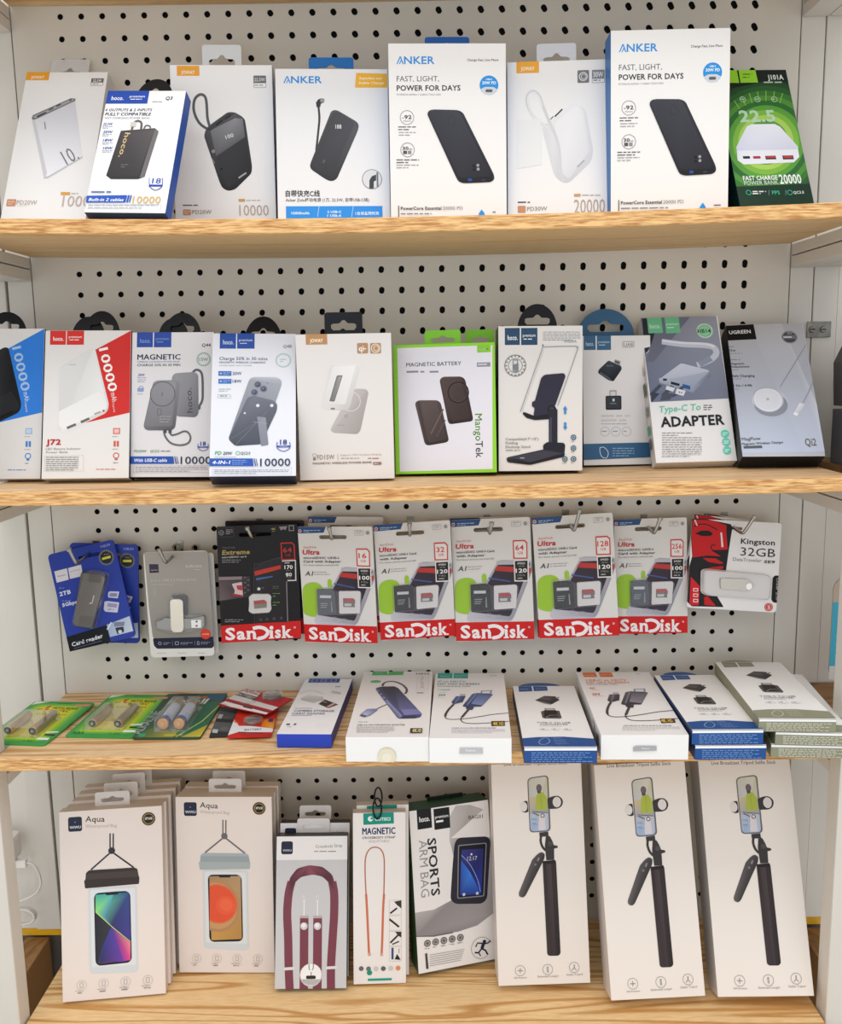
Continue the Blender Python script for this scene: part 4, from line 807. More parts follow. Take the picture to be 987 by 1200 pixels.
# USB hub carton
i = Item('C9', CT, 'white carton with mint tags tipped back on the second shelf, headed ADAPTER', BX, front='#eae9ea', side='#e0ddd8', bottom='#d8d4cb').crop('K7')
i.part('background_print').P([(38, 372), (362, 365), (415, 716), (84, 732)], ['#7b7f90', '#999dac', '#7e8498', '#6c7690']).P([(45, 375), (150, 372), (60, 530)], '#2c3038').L([(130, 470), (62, 525)], 3, '#c9ccd6').P([(120, 372), (250, 369), (95, 560), (62, 560)], '#6b7082')
i.hoco(66, 371, 210, 437, '#6fbf93', '#c5e6d3', .5)
i.part('round_sticker').C(313, 428, 36, '#dcebe2').Rg(313, 428, 35, 2, '#5a9a72').C(313, 428, 29, '#58a878').C(313, 428, 26, '#8fcfa6').T('HB14', 283, 438, 339, 16, '#26352c', 2)
i.part('product_picture').L([(130, 474), (220, 486), (310, 490), (352, 500), (362, 525), (340, 550), (300, 568), (280, 574)], 26, '#c3c9d9').L([(130, 470), (220, 480), (312, 484), (354, 496)], 10, '#dde1ec').L([(340, 545), (290, 572)], 26, '#8d96ab')
i.P([(125, 630), (212, 566), (330, 596), (336, 610), (262, 682), (130, 646)], ['#b9c0d2', '#ccd1df', '#c3c9da', '#a8b0c5', '#9aa3ba', '#aab2c7'], 9).P([(118, 632), (128, 628), (256, 668), (336, 600), (338, 622), (262, 692), (120, 650)], ['#c9cedd', '#b9c0d0', '#a3abc0', '#828ba3', '#717a93', '#8f98ae', '#9fa8bd'])
i.R_(134, 632, 152, 641, '#2b3040', 3).P([(168, 644), (206, 654), (204, 664), (168, 655)], '#1f2430').P([(218, 654), (252, 664), (250, 680), (218, 670)], '#2f5f9a')
for dx, dy in ((0, 0), (50, 22), (95, 38)): i.P([(118+dx, 656+dy*.2), (132+dx, 662+dy*.2), (100+dx, 695+dy*.2), (80+dx, 705+dy*.2), (78+dx, 696+dy*.2)], '#49505f')
i.P([(150, 662), (186, 672), (178, 688), (146, 678)], '#dfe3ec').P([(194, 674), (232, 684), (222, 706), (186, 696)], '#dfe3ec').C(204, 690, 3, '#444').C(214, 692, 3, '#444').P([(86, 690), (120, 696), (90, 730), (84, 730)], '#3a4150').P([(135, 690), (180, 698), (165, 722), (122, 726)], '#4d5565')
i.part('headline').T('Type-C To', 117, 778, 295, 28, '#6cc8ae', 2, .2, y1=766).B(307, 744, 345, 3, 9, '#4b4b4f', 4).T('ADAPTER', 126, 840, 399, 44, '#232326', 3, .02, y1=828)
i.part('caption').B(130, 862, 262, 2, 10, '#8a8884', 3.6, .8).B(130, 882, 300, 9, 10, '#9a9894', 3.6, .8)
i.part('feature_icons')
for x, y in ((398, 867), (403, 902), (407, 938)): i.C(x, y, 17, '#5fd0b6').B(x-11, y-4, x+11, 2, 8, '#c9efe4', 5)
i.tab('dome', 100, 243, 330, '#16161c')
i.sd = 'left'; i.part('side_print').crop('K7'); i.B(1, 1, 2, 1, 1, '#fff') if 0 else None
s_ = i; t_ = i.t; H_ = i.h
for z0, z1, c in ((.02, .034, '#6b6b6b'), (.038, .05, '#2fa889'), (.062, .075, '#8a8a88'), (.088, .105, '#5d5d5d'), (.115, .17, '#b5b0a8')): s_.raw([(-t_*.75, z0), (-t_*.3, z0), (-t_*.3, z1), (-t_*.75, z1)], c)
i.end(); i.sd = 'front'
# grey wireless charger carton
POSE['C10'] = tuple([POSE['C10'][0] + .003] + list(POSE['C10'][1:6]) + [POSE['C10'][6] - .004] + list(POSE['C10'][7:]))
i = Item('C10', CT, 'silver grey carton with black base tipped back at the right end of the second shelf', BX, front='#b9bcc6', side='#141518', bottom='#141518').crop('K7')
i.part('background_print').P([(392, 400), (725, 395), (828, 942), (450, 950)], ['#b0afb4', '#b4b4b8', '#bdc6dc', '#bac4d8']).P([(500, 398), (640, 396), (800, 760), (828, 942), (740, 945)], ['#b5b5b9', '#bdbdc0', '#d3d9e4', '#c2cbe0', '#bfc8dc'])
i.part('brand_label').P([(400, 407), (521, 400), (534, 464), (406, 470)], '#121216').T('UGREEN', 418, 443, 510, 15, '#e6e6e9', 2, y1=438)
i.part('round_sticker').C(674, 455, 33, '#4a4b50').Rg(674, 455, 31, 1.6, '#c9cad0').R_(642, 448, 706, 462, '#77787e').B(648, 452, 700, 1, 9, '#d9dae0', 6).R_(662, 432, 686, 444, '#7d7e84')
i.part('feature_list').B(412, 494, 465, 1, 8, '#7f8288', 4).T('25w', 414, 517, 445, 11, '#4b4e55', 2).B(414, 523, 486, 1, 6, '#85888f', 3).B(421, 549, 488, 1, 8, '#8a8d94', 5).T('Magnetic', 421, 573, 483, 9, '#4b4e55', 2).T('Attachment', 423, 586, 504, 9, '#4b4e55', 2).B(426, 593, 478, 1, 6, '#85888f', 3).T('Safe Charging', 430, 626, 526, 10, '#3f4249', 2).B(432, 632, 500, 1, 6, '#85888f', 3).T('1.5m / 4.9ft', 436, 667, 515, 10, '#4b4e55', 2).B(440, 676, 460, 1, 6, '#85888f', 3)
i.part('product_picture').L([(742, 488), (690, 575), (632, 668)], 5, '#8b8e98').L([(740, 488), (688, 575), (630, 668)], 1.6, '#d3d6de')
i.C(592, 730, 78, '#c4c8d4', 66, 40).C(594, 742, 72, '#8f93a0', 60, 40).C(582, 723, 66, '#e4e6ee', 60, 40).Rg(582, 722, 64, 3, '#a9adba', n=40).C(580, 720, 54, '#dcdfe8').C(581, 720, 7, '#b5b9c5')
i.L([(772, 650), (755, 690), (732, 735)], 6, '#a6aab5').P([(716, 735), (740, 742), (716, 786), (694, 778)], ['#e9ebf2', '#d6d9e2', '#c3c7d2', '#dfe2ea'], 5).P([(694, 774), (712, 782), (706, 792), (690, 786)], '#f3f4f8')
i.part('caption').T('MagFlow', 471, 897, 552, 13, '#8a7e6c', 1, y1=893).T('Magnetic Wireless Charger', 472, 916, 649, 10, '#55585f', 1, y1=908).P([(477, 920), (556, 917), (558, 928), (480, 930)], '#55585f').T('Qi2', 742, 918, 790, 30, '#6e6253', 1).B(768, 915, 792, 1, 6, '#6e6253', 3)
i.tab('rect', 425, 605, 360, '#17181c')

# ================================================================== HANGING CARDS
HK = 'steel display hooks on the pegboard'
def hook(x, z, ylen, tip=(0, .016), label='', lift=.004, side=0):
    r = empty('display_hook', (x, 0, z), label, 'hook', HK)
    g = G(); g.tube(smooth([(0, .0005, lift), (0, -.012, lift*.6), (0, -ylen*.6, 0), (0, -ylen+.004, -.001), (0+tip[0]*.2, -ylen-.001, .002), (tip[0], -ylen-.004, tip[1])], 5), .0021, n=10); g.build('hook_wire', M_STEEL, r, smooth=True)
    g = G(); g.tube([(tip[0]*.98, -ylen-.0038, tip[1]-.002), (tip[0]*1.05, -ylen-.0043, tip[1]+.0012)], .0030, n=12); g.build('tip_cap', M_STEEL, r, smooth=False)
    g = G(); g.box(-.0045, .0045, -.0016, .0002, lift-.008, lift+.010); g.build('back_plate', M_STEEL, r, bevel=.0005)
    return r
CARD = 'hanging_card'
def hook_for(i, ylen, label, tip=(0, .016)):
    P = i.root.matrix_world @ Vector((i.slot[0], 0, i.slot[1])); z = P.z + i.sh_*.18
    hook(P.x, z, ylen, tip, label)
def card(key, name, label, cat, front, slot, pose=None, group=None, cr=.003, mat=None, side=None):
    i = Item(key, name, label, cat, group, pose=pose, front=front, cr=cr, slot=slot, body='backing_card', mat=mat); i.sh_ = slot[3]*i.h if slot else 0; return i
# blue card reader cards
def reader(key, label, behind=False):
    i = card(key, 'card_reader_pack', label, 'blister pack', '#2b3f9e', (.60, .105, .33, .034), group='blue card reader packs', cr=.005)
    if behind: i.like(ITEMS['H1'])
    i.o = CROPS['Z2']
    i.part('brand_label').P([(167, 350), (272, 324), (286, 418), (187, 443)], '#d9d5da').P([(281, 322), (388, 294), (404, 387), (296, 412)], '#d9d5da')
    i.T('hoco.', 196, 397, 264, 13, '#5a5f95', 2, y1=381).T('premium', 303, 355, 380, 9, '#5a5f95', 1, y1=336).T('HB39', 552, 156, 630, 20, '#9aa3d0', 1, y1=138)
    i.part('round_sticker').C(597, 235, 62, '#20243c').Rg(597, 235, 62, 3, '#8a93c0').Rg(597, 235, 54, 2, '#d2c53c').P([(560, 238), (630, 218), (634, 238), (564, 256)], '#d6cf3e').T('4-in-1', 578, 218, 620, 12, '#b9ae35', 1, y1=208)
    i.part('feature_list').B(205, 485, 290, 1, 12, '#6f7cc0', 5).T('2TB', 213, 556, 305, 34, '#dcdfee', 3, .1, y1=533).B(230, 590, 340, 1, 12, '#6f7cc0', 5).T('5Gbps', 236, 645, 357, 30, '#dcdfee', 3, .1, y1=614)
    i.part('chip_pictures').P([(612, 528), (624, 514), (704, 516), (692, 572), (612, 564)], '#c9cbe0', 4).P([(628, 528), (690, 530), (684, 560), (622, 556)], '#8a86a8').P([(582, 600), (604, 594), (704, 606), (690, 690), (590, 682), (576, 664)], '#c9cbe0', 4).P([(610, 610), (690, 618), (684, 650), (604, 642)], '#9b95b5').B(606, 660, 680, 1, 14, '#9b95b5', 6)
    i.part('title_band').P([(268, 892), (600, 792), (640, 970), (430, 985), (292, 1022)], '#11131c').P([(600, 790), (790, 718), (820, 842), (628, 892)], ['#9fb0cf', '#b9c6dd', '#c9d4e6', '#a9b8d3'])
    i.T('Card reader', 318, 972, 572, 34, '#e9ebf0', 2, y1=896).L([(328, 988), (560, 922)], 2, '#8a8fa5').B(340, 925, 560, 1, 10, '#4a4f66', 4)
    i.part('device_picture').P([(660, 770), (750, 765), (744, 800), (664, 806)], '#7a8496').P([(670, 815), (740, 805), (745, 850), (690, 870)], '#33373f', 10).C(712, 848, 16, '#c9d2df').L([(605, 830), (640, 770)], 10, '#dfe6f0')
    return i
reader('H1', 'tilted blue card reader pack hanging in front, white brand tags upper left')
i = ITEMS['H1']; i.end()
d = G()      # the grey reader itself under its clear shell
def solid(i, pts, h0, h1, c, name, rr=0, parent=None, mat=None, taper=.0):
    q = [i.F(*p) for p in pts]
    if rr:
        _, R = i.sc(pts[0][0], pts[0][1], rr); out = []; n = len(q)
        for k in range(n):
            p = Vector(q[k]); a = Vector(q[k-1]) - p; b = Vector(q[(k+1) % n]) - p; A = p + a*min(.5, R/max(a.length, 1e-9)); B = p + b*min(.5, R/max(b.length, 1e-9))
            for t in (0, .33, .67, 1): out.append(tuple(A*(1-t)**2 + p*2*t*(1-t) + B*t*t))
        q = out
    cx = sum(p[0] for p in q)/len(q); cz = sum(p[1] for p in q)/len(q); n = len(q)
    top = [(cx + (p[0]-cx)*(1-taper), cz + (p[1]-cz)*(1-taper)) for p in q]
    vs = [(p[0], -h0, p[1]) for p in q] + [(p[0], -h1 + (h1-h0)*.18, p[1]) for p in top] + [(cx + (p[0]-cx)*.97, -h1, cz + (p[1]-cz)*.97) for p in top]
    fs = [(k, (k+1) % n, n+(k+1) % n, n+k) for k in range(n)] + [(n+k, n+(k+1) % n, 2*n+(k+1) % n, 2*n+k) for k in range(n)] + [tuple(2*n+k for k in range(n)), tuple(range(n-1, -1, -1))]
    g = G(); g.add(vs, fs, hx(c)); return g.build(name, mat or M_PLASTIC, parent or i.root)
dev = solid(i, [(408, 350), (585, 372), (612, 392), (500, 812), (380, 802), (344, 776)], .0016, .0085, '#6b655f', 'card_reader', 22, mat=M_METALC)
solid(i, [(482, 368), (582, 374), (574, 440), (470, 430)], .0085, .0089, '#4a4541', 'reader_cap', 6, dev)
solid(i, [(398, 708), (524, 716), (500, 806), (386, 794)], .0085, .0088, '#55504a', 'usb_slot', 6, dev)
solid(i, [(514, 540), (522, 545), (505, 610), (478, 612), (480, 604), (500, 600)], .0085, .0088, '#c9c2b6', 'logo_mark', 0, dev)
solid(i, [(440, 338), (500, 330), (612, 352), (628, 392), (512, 828), (350, 806), (332, 776)], .0003, .0105, '#fff', 'blister', 26, mat=M_CLEAR, taper=.03)
reader('H2', 'second blue card reader pack, half hidden behind the tilted one', True)
h_ = ITEMS['H1']; hook_for(h_, .070, 'steel hook holding the two blue card reader packs', (-.006, .017))
# grey flash drive pack
i = card('H3', 'flash_drive_pack', 'grey and white flash drive pack with a silver swivel drive and red price dot', 'blister pack', '#e3e0dc', (.45, .055, .30, .026), cr=.005).crop('Z3')
i.part('printed_panel').P([(75, 105), (690, 90), (760, 925), (160, 935), (120, 640)], ['#aaa59f', '#a39e98', '#918c84', '#938e86', '#9d9891'], 20)
i.part('brand_label').P([(122, 216), (212, 216), (218, 298), (128, 302)], '#3a3346').T('WiWU', 138, 282, 206, 12, '#b9b3c4', 1).T('Infinite', 480, 250, 632, 28, '#c9c5bf', 1, .1).B(560, 266, 655, 1, 12, '#c9c5bf', 7)
i.part('headline').T('2 in 1 USB 3.2 Flash Drive', 140, 388, 580, 24, '#c3bfb9', 0).T('Type-C & USB-A Combine', 145, 422, 362, 15, '#bbb7b1', 0).B(160, 450, 195, 4, 20, '#bbb7b1', 4)
i.part('bottom_band').P([(160, 935), (755, 918), (758, 1000), (735, 1030), (200, 1036), (170, 1005)], '#1e2136', 12).B(262, 976, 330, 2, 14, '#9a9db0', 6).B(428, 974, 545, 2, 14, '#9a9db0', 6).B(625, 970, 715, 2, 14, '#9a9db0', 6).L([(350, 962), (352, 1006)], 2, '#9a9db0').L([(566, 958), (568, 1002)], 2, '#9a9db0').RRo(375, 966, 412, 998, 5, 4, '#b9bccb').RRo(588, 964, 612, 998, 8, 4, '#b9bccb').Rg(228, 984, 16, 4, '#b9bccb').B(200, 1075, 325, 1, 14, '#a9a6a2', 5).B(400, 1075, 520, 1, 14, '#a9a6a2', 5).B(600, 1075, 700, 1, 14, '#a9a6a2', 5)
i.part('price_dot', 'round red sticker').C(671, 893, 50, '#d8402a').T('64GB', 640, 902, 705, 16, '#f1b0a2', 2)
i.end()
u = solid(i, [(196, 765), (262, 745), (275, 728), (540, 735), (668, 708), (672, 800), (655, 828), (540, 828), (470, 845), (270, 845), (205, 825)], .0014, .0052, '#8d8b88', 'flash_drive', 10, mat=M_METALC)
solid(i, [(340, 560), (360, 540), (440, 540), (466, 560), (476, 830), (455, 866), (375, 866), (350, 835)], .0052, .0078, '#d6cdbd', 'swivel_cover', 16, u, mat=M_METALC)
solid(i, [(540, 745), (640, 745), (640, 822), (545, 824)], .0052, .0060, '#dcd9d6', 'usb_plug', 3, u, mat=M_METALC)
for y in (762, 803): solid(i, [(586, y-8), (604, y-8), (604, y+8), (586, y+8)], .0060, .0062, '#2a2a2a', 'plug_hole', 0, bpy.data.objects['usb_plug'])
solid(i, [(340, 520), (465, 506), (500, 530), (502, 700), (490, 720), (470, 700)], .0003, .0013, '#4a4e58', 'drive_shadow_patch', 12)  # dark shape on the card, the drive's cast shadow put into colour
solid(i, [(185, 750), (265, 725), (330, 715), (330, 520), (360, 500), (470, 500), (510, 540), (510, 690), (680, 695), (690, 830), (480, 880), (340, 880), (190, 840)], .0003, .0095, '#fff', 'blister', 20, mat=M_CLEAR, taper=.02)
hook_for(i, .066, 'steel hook holding the grey flash drive pack', (-.006, .016))
p = POSE['H3']; i = card(None, 'flash_drive_pack', 'white edge of a second flash drive pack behind the grey one', 'blister pack', '#dcd9d5', (.5, .05, .30, .026), pose=(p[0]+.0035, p[1]+.012, p[2]+.0005, 0, 0, 0, p[6]*.98, p[7]*.965, .0016), group='grey flash drive packs')
# memory card packs
def sd_logo(i, x0, y0, x1, h, c='#f6eeee', dy=0, rg=True):
    w = x1-x0; k = w/100; X = lambda a: x0 + a*k; Y = lambda b, a=0: y0 + dy*a/100 - b*h/38
    def g(ch, a, b, hh): i.T(ch, X(a), Y(0, a), X(b), h*.98 if hh else h*1.0, c, 3)
    def T(ch, a, b, top, base=0): i.T(ch, X(a), Y(base, a), X(b), h*(top/38), c, 3)
    T('S', 0, 15, 38); T('a', 17, 30, 38); T('n', 32.5, 46, 38)
    i.L([(X(41), Y(33, 41)), (X(50), Y(36, 50)), (X(59), Y(31, 59)), (X(63.5), Y(19, 63)), (X(59), Y(6, 59)), (X(51), Y(1.5, 51)), (X(48), Y(2, 48))], 5.4*k, c)
    i.R_(X(66.5), Y(25, 67), X(71.5), Y(0, 70), c).C(X(69), Y(33, 69), 2.9*k, c)
    T('s', 74.5, 83.5, 38); T('k', 86, 100, 38)
    for a, b in ((31, 37.5), (41.5, 48), (65, 73), (84.5, 91), (94, 101.5)): i.R_(X(a), Y(3.4, a), X(b), Y(-.2, b), c)
    for a, b, t in ((31, 35, 26.5), (65, 69, 26), (84.5, 88, 38)): i.R_(X(a), Y(t, a), X(b), Y(t-3.2, b), c)
    if rg: i.Rg(X(104), Y(31, 104), 1.5*k, .6*k, c)
def ultra(key, label, gb, sp, black=False, pose=None, nlines=('microSDXC UHS-I Card', 'with Adapter'), src='S2', logo=True, minimal=False):
    i = card(key, 'memory_card_pack', label, 'memory card pack', '#dedbd7', (.47, .088, .37, .034), pose=pose, group='white memory card packs with red brand band', cr=.0022)
    if key != 'S2': i.like(ITEMS['S2'])
    i.o = CROPS['Z5']
    i.part('brand_band', 'red band with white lettering').P([(83, 985), (732, 1006), (741, 1165), (94, 1138)], '#cf1d1c'); sd_logo(i, 132, 1120, 668, 108, dy=20)
    i.part('corner_flag').P([(22, 130), (276, 130), (258, 182), (50, 188), (22, 180)], '#2c4d7c').C(50, 166, 14, '#e9c9c9').C(50, 166, 9, '#c73a3a').B(82, 158, 255, 1, 10, '#b9c9dd', 7).B(82, 172, 180, 1, 8, '#b9c9dd', 5)
    if minimal: return i
    i.part('green_shape').P([(72, 700), (82, 650), (120, 622), (185, 615), (240, 640), (262, 700), (262, 905), (165, 925), (80, 895)], '#9cc53a', 30).P([(292, 600), (310, 586), (330, 600), (334, 660), (294, 660)], '#9cc53a', 14)
    i.part('phone_picture').P([(430, 482), (700, 500), (715, 560), (560, 970), (530, 1000), (190, 985), (175, 950), (200, 890)], ['#a9a7b0', '#a9a7b0', '#8a8892', '#9c9aa5', '#b9b7c0', '#c5c3cb', '#c5c3cb', '#b5b3bc'], 30).P([(436, 500), (690, 520), (540, 935), (525, 955), (215, 905)], ['#3a3038', '#2e262e', '#332b36', '#3b3440', '#443c48']).P([(415, 530), (700, 560), (692, 605), (392, 568)], '#b93a34').P([(350, 622), (530, 660), (528, 670), (348, 634)], '#4a5a94').P([(410, 490), (600, 492), (596, 525), (420, 520)], '#b9b6bd')
    i.RRo(335, 920, 378, 950, 8, 3, '#9a95a5').RRo(420, 935, 460, 965, 8, 3, '#9a95a5')
    i.part('capacity_badge').P([(543, 320), (640, 320), (664, 345), (668, 480), (550, 476)], '#cf3a34').P([(552, 331), (636, 331), (655, 350), (658, 470), (560, 466)], '#e6e2de')
    i.T(gb, 566 if len(gb) < 3 else 560, 406, 636 if len(gb) < 3 else 650, 45, '#cf3a34', 2).T('GB', 584, 440, 630, 22, '#cf3a34', 1)
    i.part('speed_badge').P([(554, 486), (678, 486), (680, 670), (562, 666)], '#e9e6e2').P([(562, 495), (668, 495), (671, 660), (570, 657)], '#2a2828').T('SPEED', 584, 524, 650, 15, '#d9d6d2', 2).T('UP TO', 596, 546, 642, 9, '#b9b6b2', 1).T(sp, 572, 594, 664, 34, '#f1efec', 2).T('MB/s', 588, 624, 650, 17, '#c9c6c2', 1).B(588, 636, 650, 1, 14, '#c9c6c2', 9)
    i.part('headline').T('SanDisk', 80, 318, 200, 18, '#d08a84', 0, .1).T('Ultra', 72, 374, 222, 42, '#c3352f', 3, .15).T(nlines[0], 82, 412, 392, 19, '#4b4745', 2).T(nlines[1], 82, 444, 82 + 15.5*len(nlines[1])*1.25, 20, '#4b4745', 2).T('For faster photos and full HD', 84, 472, 392, 13, '#7a7673', 0).T('A1', 96, 560, 160, 40, '#2e2c2b', 1, .25).B(175, 525, 335, 1, 12, '#8f8b87', 6).B(175, 545, 335, 1, 12, '#8f8b87', 6)
    i.RRo(528, 160, 608, 204, 4, 3, '#a9a5a1').B(545, 168, 595, 2, 14, '#8f8b87', 5).Rg(645, 182, 16, 4, '#8f8b87').R_(638, 172, 652, 192, '#8f8b87', 3)
    i.end()
    solid(i, [(186, 660), (330, 662), (380, 690), (582, 686), (600, 706), (590, 900), (210, 905), (198, 890)], .0002, .0042, '#f1efee', 'blister', 16, mat=M_CLEAR, taper=.02)
    solid(i, [(393, 690), (572, 690), (586, 704), (578, 888), (398, 892)], .0003, .0016, '#dcd8d8', 'card_tray', 12)
    ad = solid(i, [(200, 676), (332, 672), (362, 712), (376, 890), (212, 898)], .0003, .0026, '#14161c' if black else '#4c525b', 'card_adapter', 8)
    def on(nm, pts, c, par, y=.0026, rr=0): solid(i, pts, y, y+.00015, c, nm, rr, par)
    on('adapter_label', [(230, 726), (328, 728), (328, 752), (230, 750)], '#c9ccd2', ad, rr=2)
    for k in range(3): on('adapter_text', [(236, 795+k*17), (300-k*6, 796+k*17), (300-k*6, 802+k*17), (236, 801+k*17)], '#9aa0aa', ad)
    on('adapter_arrow', [(326, 782), (334, 782), (342, 870), (330, 870)], '#8a909a', ad)
    ms = solid(i, [(432, 755), (520, 755), (536, 770), (538, 800), (530, 806), (536, 832), (434, 830)], .0016, .0024, '#6f6c70', 'memory_card', 3)
    on('card_face', [(436, 758), (520, 758), (534, 772), (535, 786), (436, 786)], '#b0433f', ms, .0024); on('card_capacity', [(445, 800), (505, 800), (505, 822), (445, 822)], '#c9c6c9', ms, .0024)
    return i
ultra('S2', 'white memory card pack marked 16 GB with a grey adapter, second of the row', '16', '100', nlines=('microSDHC UHS-I', 'Card with Adapter'))
ultra('S3', 'white memory card pack marked 32 GB, black adapter', '32', '120', True)
ultra('S4', 'white memory card pack marked 64 GB, between the 32 and 128 ones', '64', '120', True)
ultra('S5', 'white memory card pack marked 128 GB hanging from the longest raised hook', '128', '120', True)
ultra('S6', 'white memory card pack marked 256 GB beside the red drive pack', '256', '100', False, nlines=('microSDXC UHS-I', 'Card with Adapter'))
i = card('S1', 'memory_card_pack', 'black memory card pack marked 64 GB with gold Extreme lettering', 'memory card pack', '#1b181b', (.47, .075, .40, .034), cr=.002).crop('Z4')
i.part('brand_band', 'red band with white lettering').P([(100, 1000), (805, 955), (812, 1105), (108, 1155)], '#cf1d1c'); sd_logo(i, 146, 1128, 730, 108, dy=-25)
i.part('feature_icons').RRo(72, 140, 222, 218, 10, 4, '#4a454a').Rg(108, 182, 24, 5, '#8f8a8e').Rg(108, 182, 12, 4, '#8f8a8e').B(148, 152, 208, 4, 12, '#8f8a8e', 6).T('4K', 545, 158, 590, 18, '#a5945c', 3).B(555, 164, 592, 1, 12, '#8a7c50', 8).P([(615, 128), (688, 124), (672, 160), (655, 148), (632, 162)], '#8f8a8e').RRo(700, 116, 748, 166, 4, 8, '#8f8a8e')
i.part('headline').T('SanDisk', 120, 322, 232, 16, '#6b666a', 0, .1).T('Extreme', 115, 378, 358, 42, '#a9955a', 3, .12).T('microSDXC card', 114, 406, 328, 15, '#c9c5c8', 2).B(115, 418, 340, 1, 14, '#8f8a8e', 7).B(115, 436, 398, 1, 14, '#8f8a8e', 7)
i.part('capacity_badge').P([(628, 268), (730, 264), (754, 288), (760, 420), (636, 424)], '#c3312c').P([(638, 279), (726, 275), (743, 292), (749, 410), (646, 413)], '#221b1e').T('64', 650, 356, 728, 42, '#c3312c', 2).T('GB', 668, 390, 718, 22, '#a02c28', 1)
i.part('speed_badge').P([(636, 426), (764, 420), (768, 604), (642, 608)], '#d9d6d4').P([(645, 435), (755, 430), (758, 595), (650, 598)], '#1e1b1e').T('170', 664, 502, 736, 34, '#efecec', 2).T('MB/s', 680, 520, 724, 11, '#b9b6b8', 1).T('80', 674, 566, 728, 32, '#efecec', 2).T('MB/s', 684, 584, 722, 11, '#b9b6b8', 1).B(664, 442, 736, 1, 12, '#c9c6c8', 8)
i.part('phone_picture').P([(400, 490), (430, 460), (632, 395), (690, 600), (692, 965), (414, 975)], ['#2a262a', '#2e2a2e', '#2a262a', '#252125', '#221f22', '#2a262a']).L([(400, 975), (398, 500), (440, 455), (630, 395)], 3, '#5a555a').L([(682, 610), (692, 960)], 7, '#8f8a8e').P([(400, 520), (630, 465), (632, 498), (404, 560)], '#c03a2c').P([(415, 580), (560, 560), (560, 570), (415, 600)], '#3f6a9a').C(438, 675, 14, '#d9d6d6').B(465, 662, 515, 1, 12, '#77737a', 7).B(560, 650, 620, 2, 16, '#5f7a4a', 5).B(560, 712, 622, 2, 24, '#6f9a4a', 6).B(560, 790, 622, 2, 24, '#6f9a4a', 6)
for x, y in ((455, 945), (510, 940), (572, 935), (635, 930)): i.C(x, y, 13, '#4a464c')
i.part('camera_picture').P([(82, 565), (360, 560), (375, 740), (95, 780)], ['#4a3f42', '#3a3236', '#2b2528', '#57484c']).P([(82, 570), (290, 565), (290, 592), (82, 600)], '#8b7a7e').P([(90, 610), (290, 600), (298, 745), (98, 778)], ['#5d5053', '#4a3d40', '#3a2e31', '#6f5f61']).P([(200, 630), (290, 612), (300, 745), (215, 735), (228, 690)], '#c9b9ba', 10).P([(240, 645), (292, 640), (294, 690), (250, 680)], '#b83a44', 6).P([(205, 712), (298, 730), (300, 746), (215, 736)], '#a82f38')
for k in range(7): i.R_(308 + (k % 2)*28, 570 + k*22, 326 + (k % 2)*28, 580 + k*22, '#6b6468')
i.B(140, 942, 375, 1, 16, '#8f8a8e', 7); i.B(140, 958, 320, 1, 16, '#8f8a8e', 7)
i.end()
solid(i, [(345, 740), (380, 712), (530, 712), (555, 735), (548, 790), (556, 850), (535, 886), (375, 896), (342, 870), (350, 800)], .0002, .0046, '#e9e6e5', 'blister', 14, mat=M_CLEAR, taper=.04)
solid(i, [(350, 742), (382, 716), (528, 716), (550, 738), (544, 790), (550, 850), (530, 880), (378, 890), (348, 868), (354, 800)], .0002, .0020, '#d6d2d0', 'card_tray', 12)
ms = solid(i, [(392, 778), (485, 768), (508, 786), (508, 835), (398, 846)], .0020, .0028, '#7a7a6c', 'memory_card', 3); solid(i, [(394, 780), (485, 770), (503, 786), (503, 800), (396, 808)], .0028, .0030, '#b0262c', 'card_face', 0, ms)
hook_for(i, .058, 'steel hook of the black Extreme memory card pack', (-.004, .012))
for k, yl, tp, lb in (('S2', .055, (-.002, .014), 'steel hook of the 16 GB memory card packs'), ('S3', .056, (0, .014), 'steel hook of the 32 GB memory card pack'), ('S4', .056, (.002, .013), 'steel hook of the 64 GB white memory card packs'), ('S5', .068, (.006, .024), 'longest steel hook, raised tip above the 128 GB memory card pack'), ('S6', .055, (.006, .018), 'steel hook right beside the red and white flash drive packs')): hook_for(ITEMS[k], yl, lb, tp)
def behind(key, dx, dy, dz, roll, label, full=False):
    p = list(POSE[key]); p[0] += dx; p[1] += dy; p[2] += dz; p[3] = 0; p[4] = 0; p[5] = roll; p[8] = .0016
    return ultra(None, label, '', '', pose=p, minimal=True)
p = list(POSE['S1']); i = card(None, 'memory_card_pack', 'second black memory card pack showing as a red and black sliver behind the first', 'memory card pack', '#1b181b', (.47, .075, .40, .034), pose=(p[0]+.006, -.016, p[2]+.003, 0, 0, p[5], p[6], p[7], .0016), cr=.002)
i.part('brand_band').n(100, 100).P([(0, 86), (100, 86), (100, 100), (0, 100)], '#b81a1a')
behind('S2', .005, .019, .008, 1.5, 'white memory card pack whose blue corner pokes up behind the 16 GB one')
behind('S4', -.003, .019, .0, -1.0, 'white memory card pack showing a thin edge behind the 64 GB one')
behind('S5', .001, .028, -.006, -3.0, 'white memory card pack hanging lower behind the 128 GB one, lettering cut off')
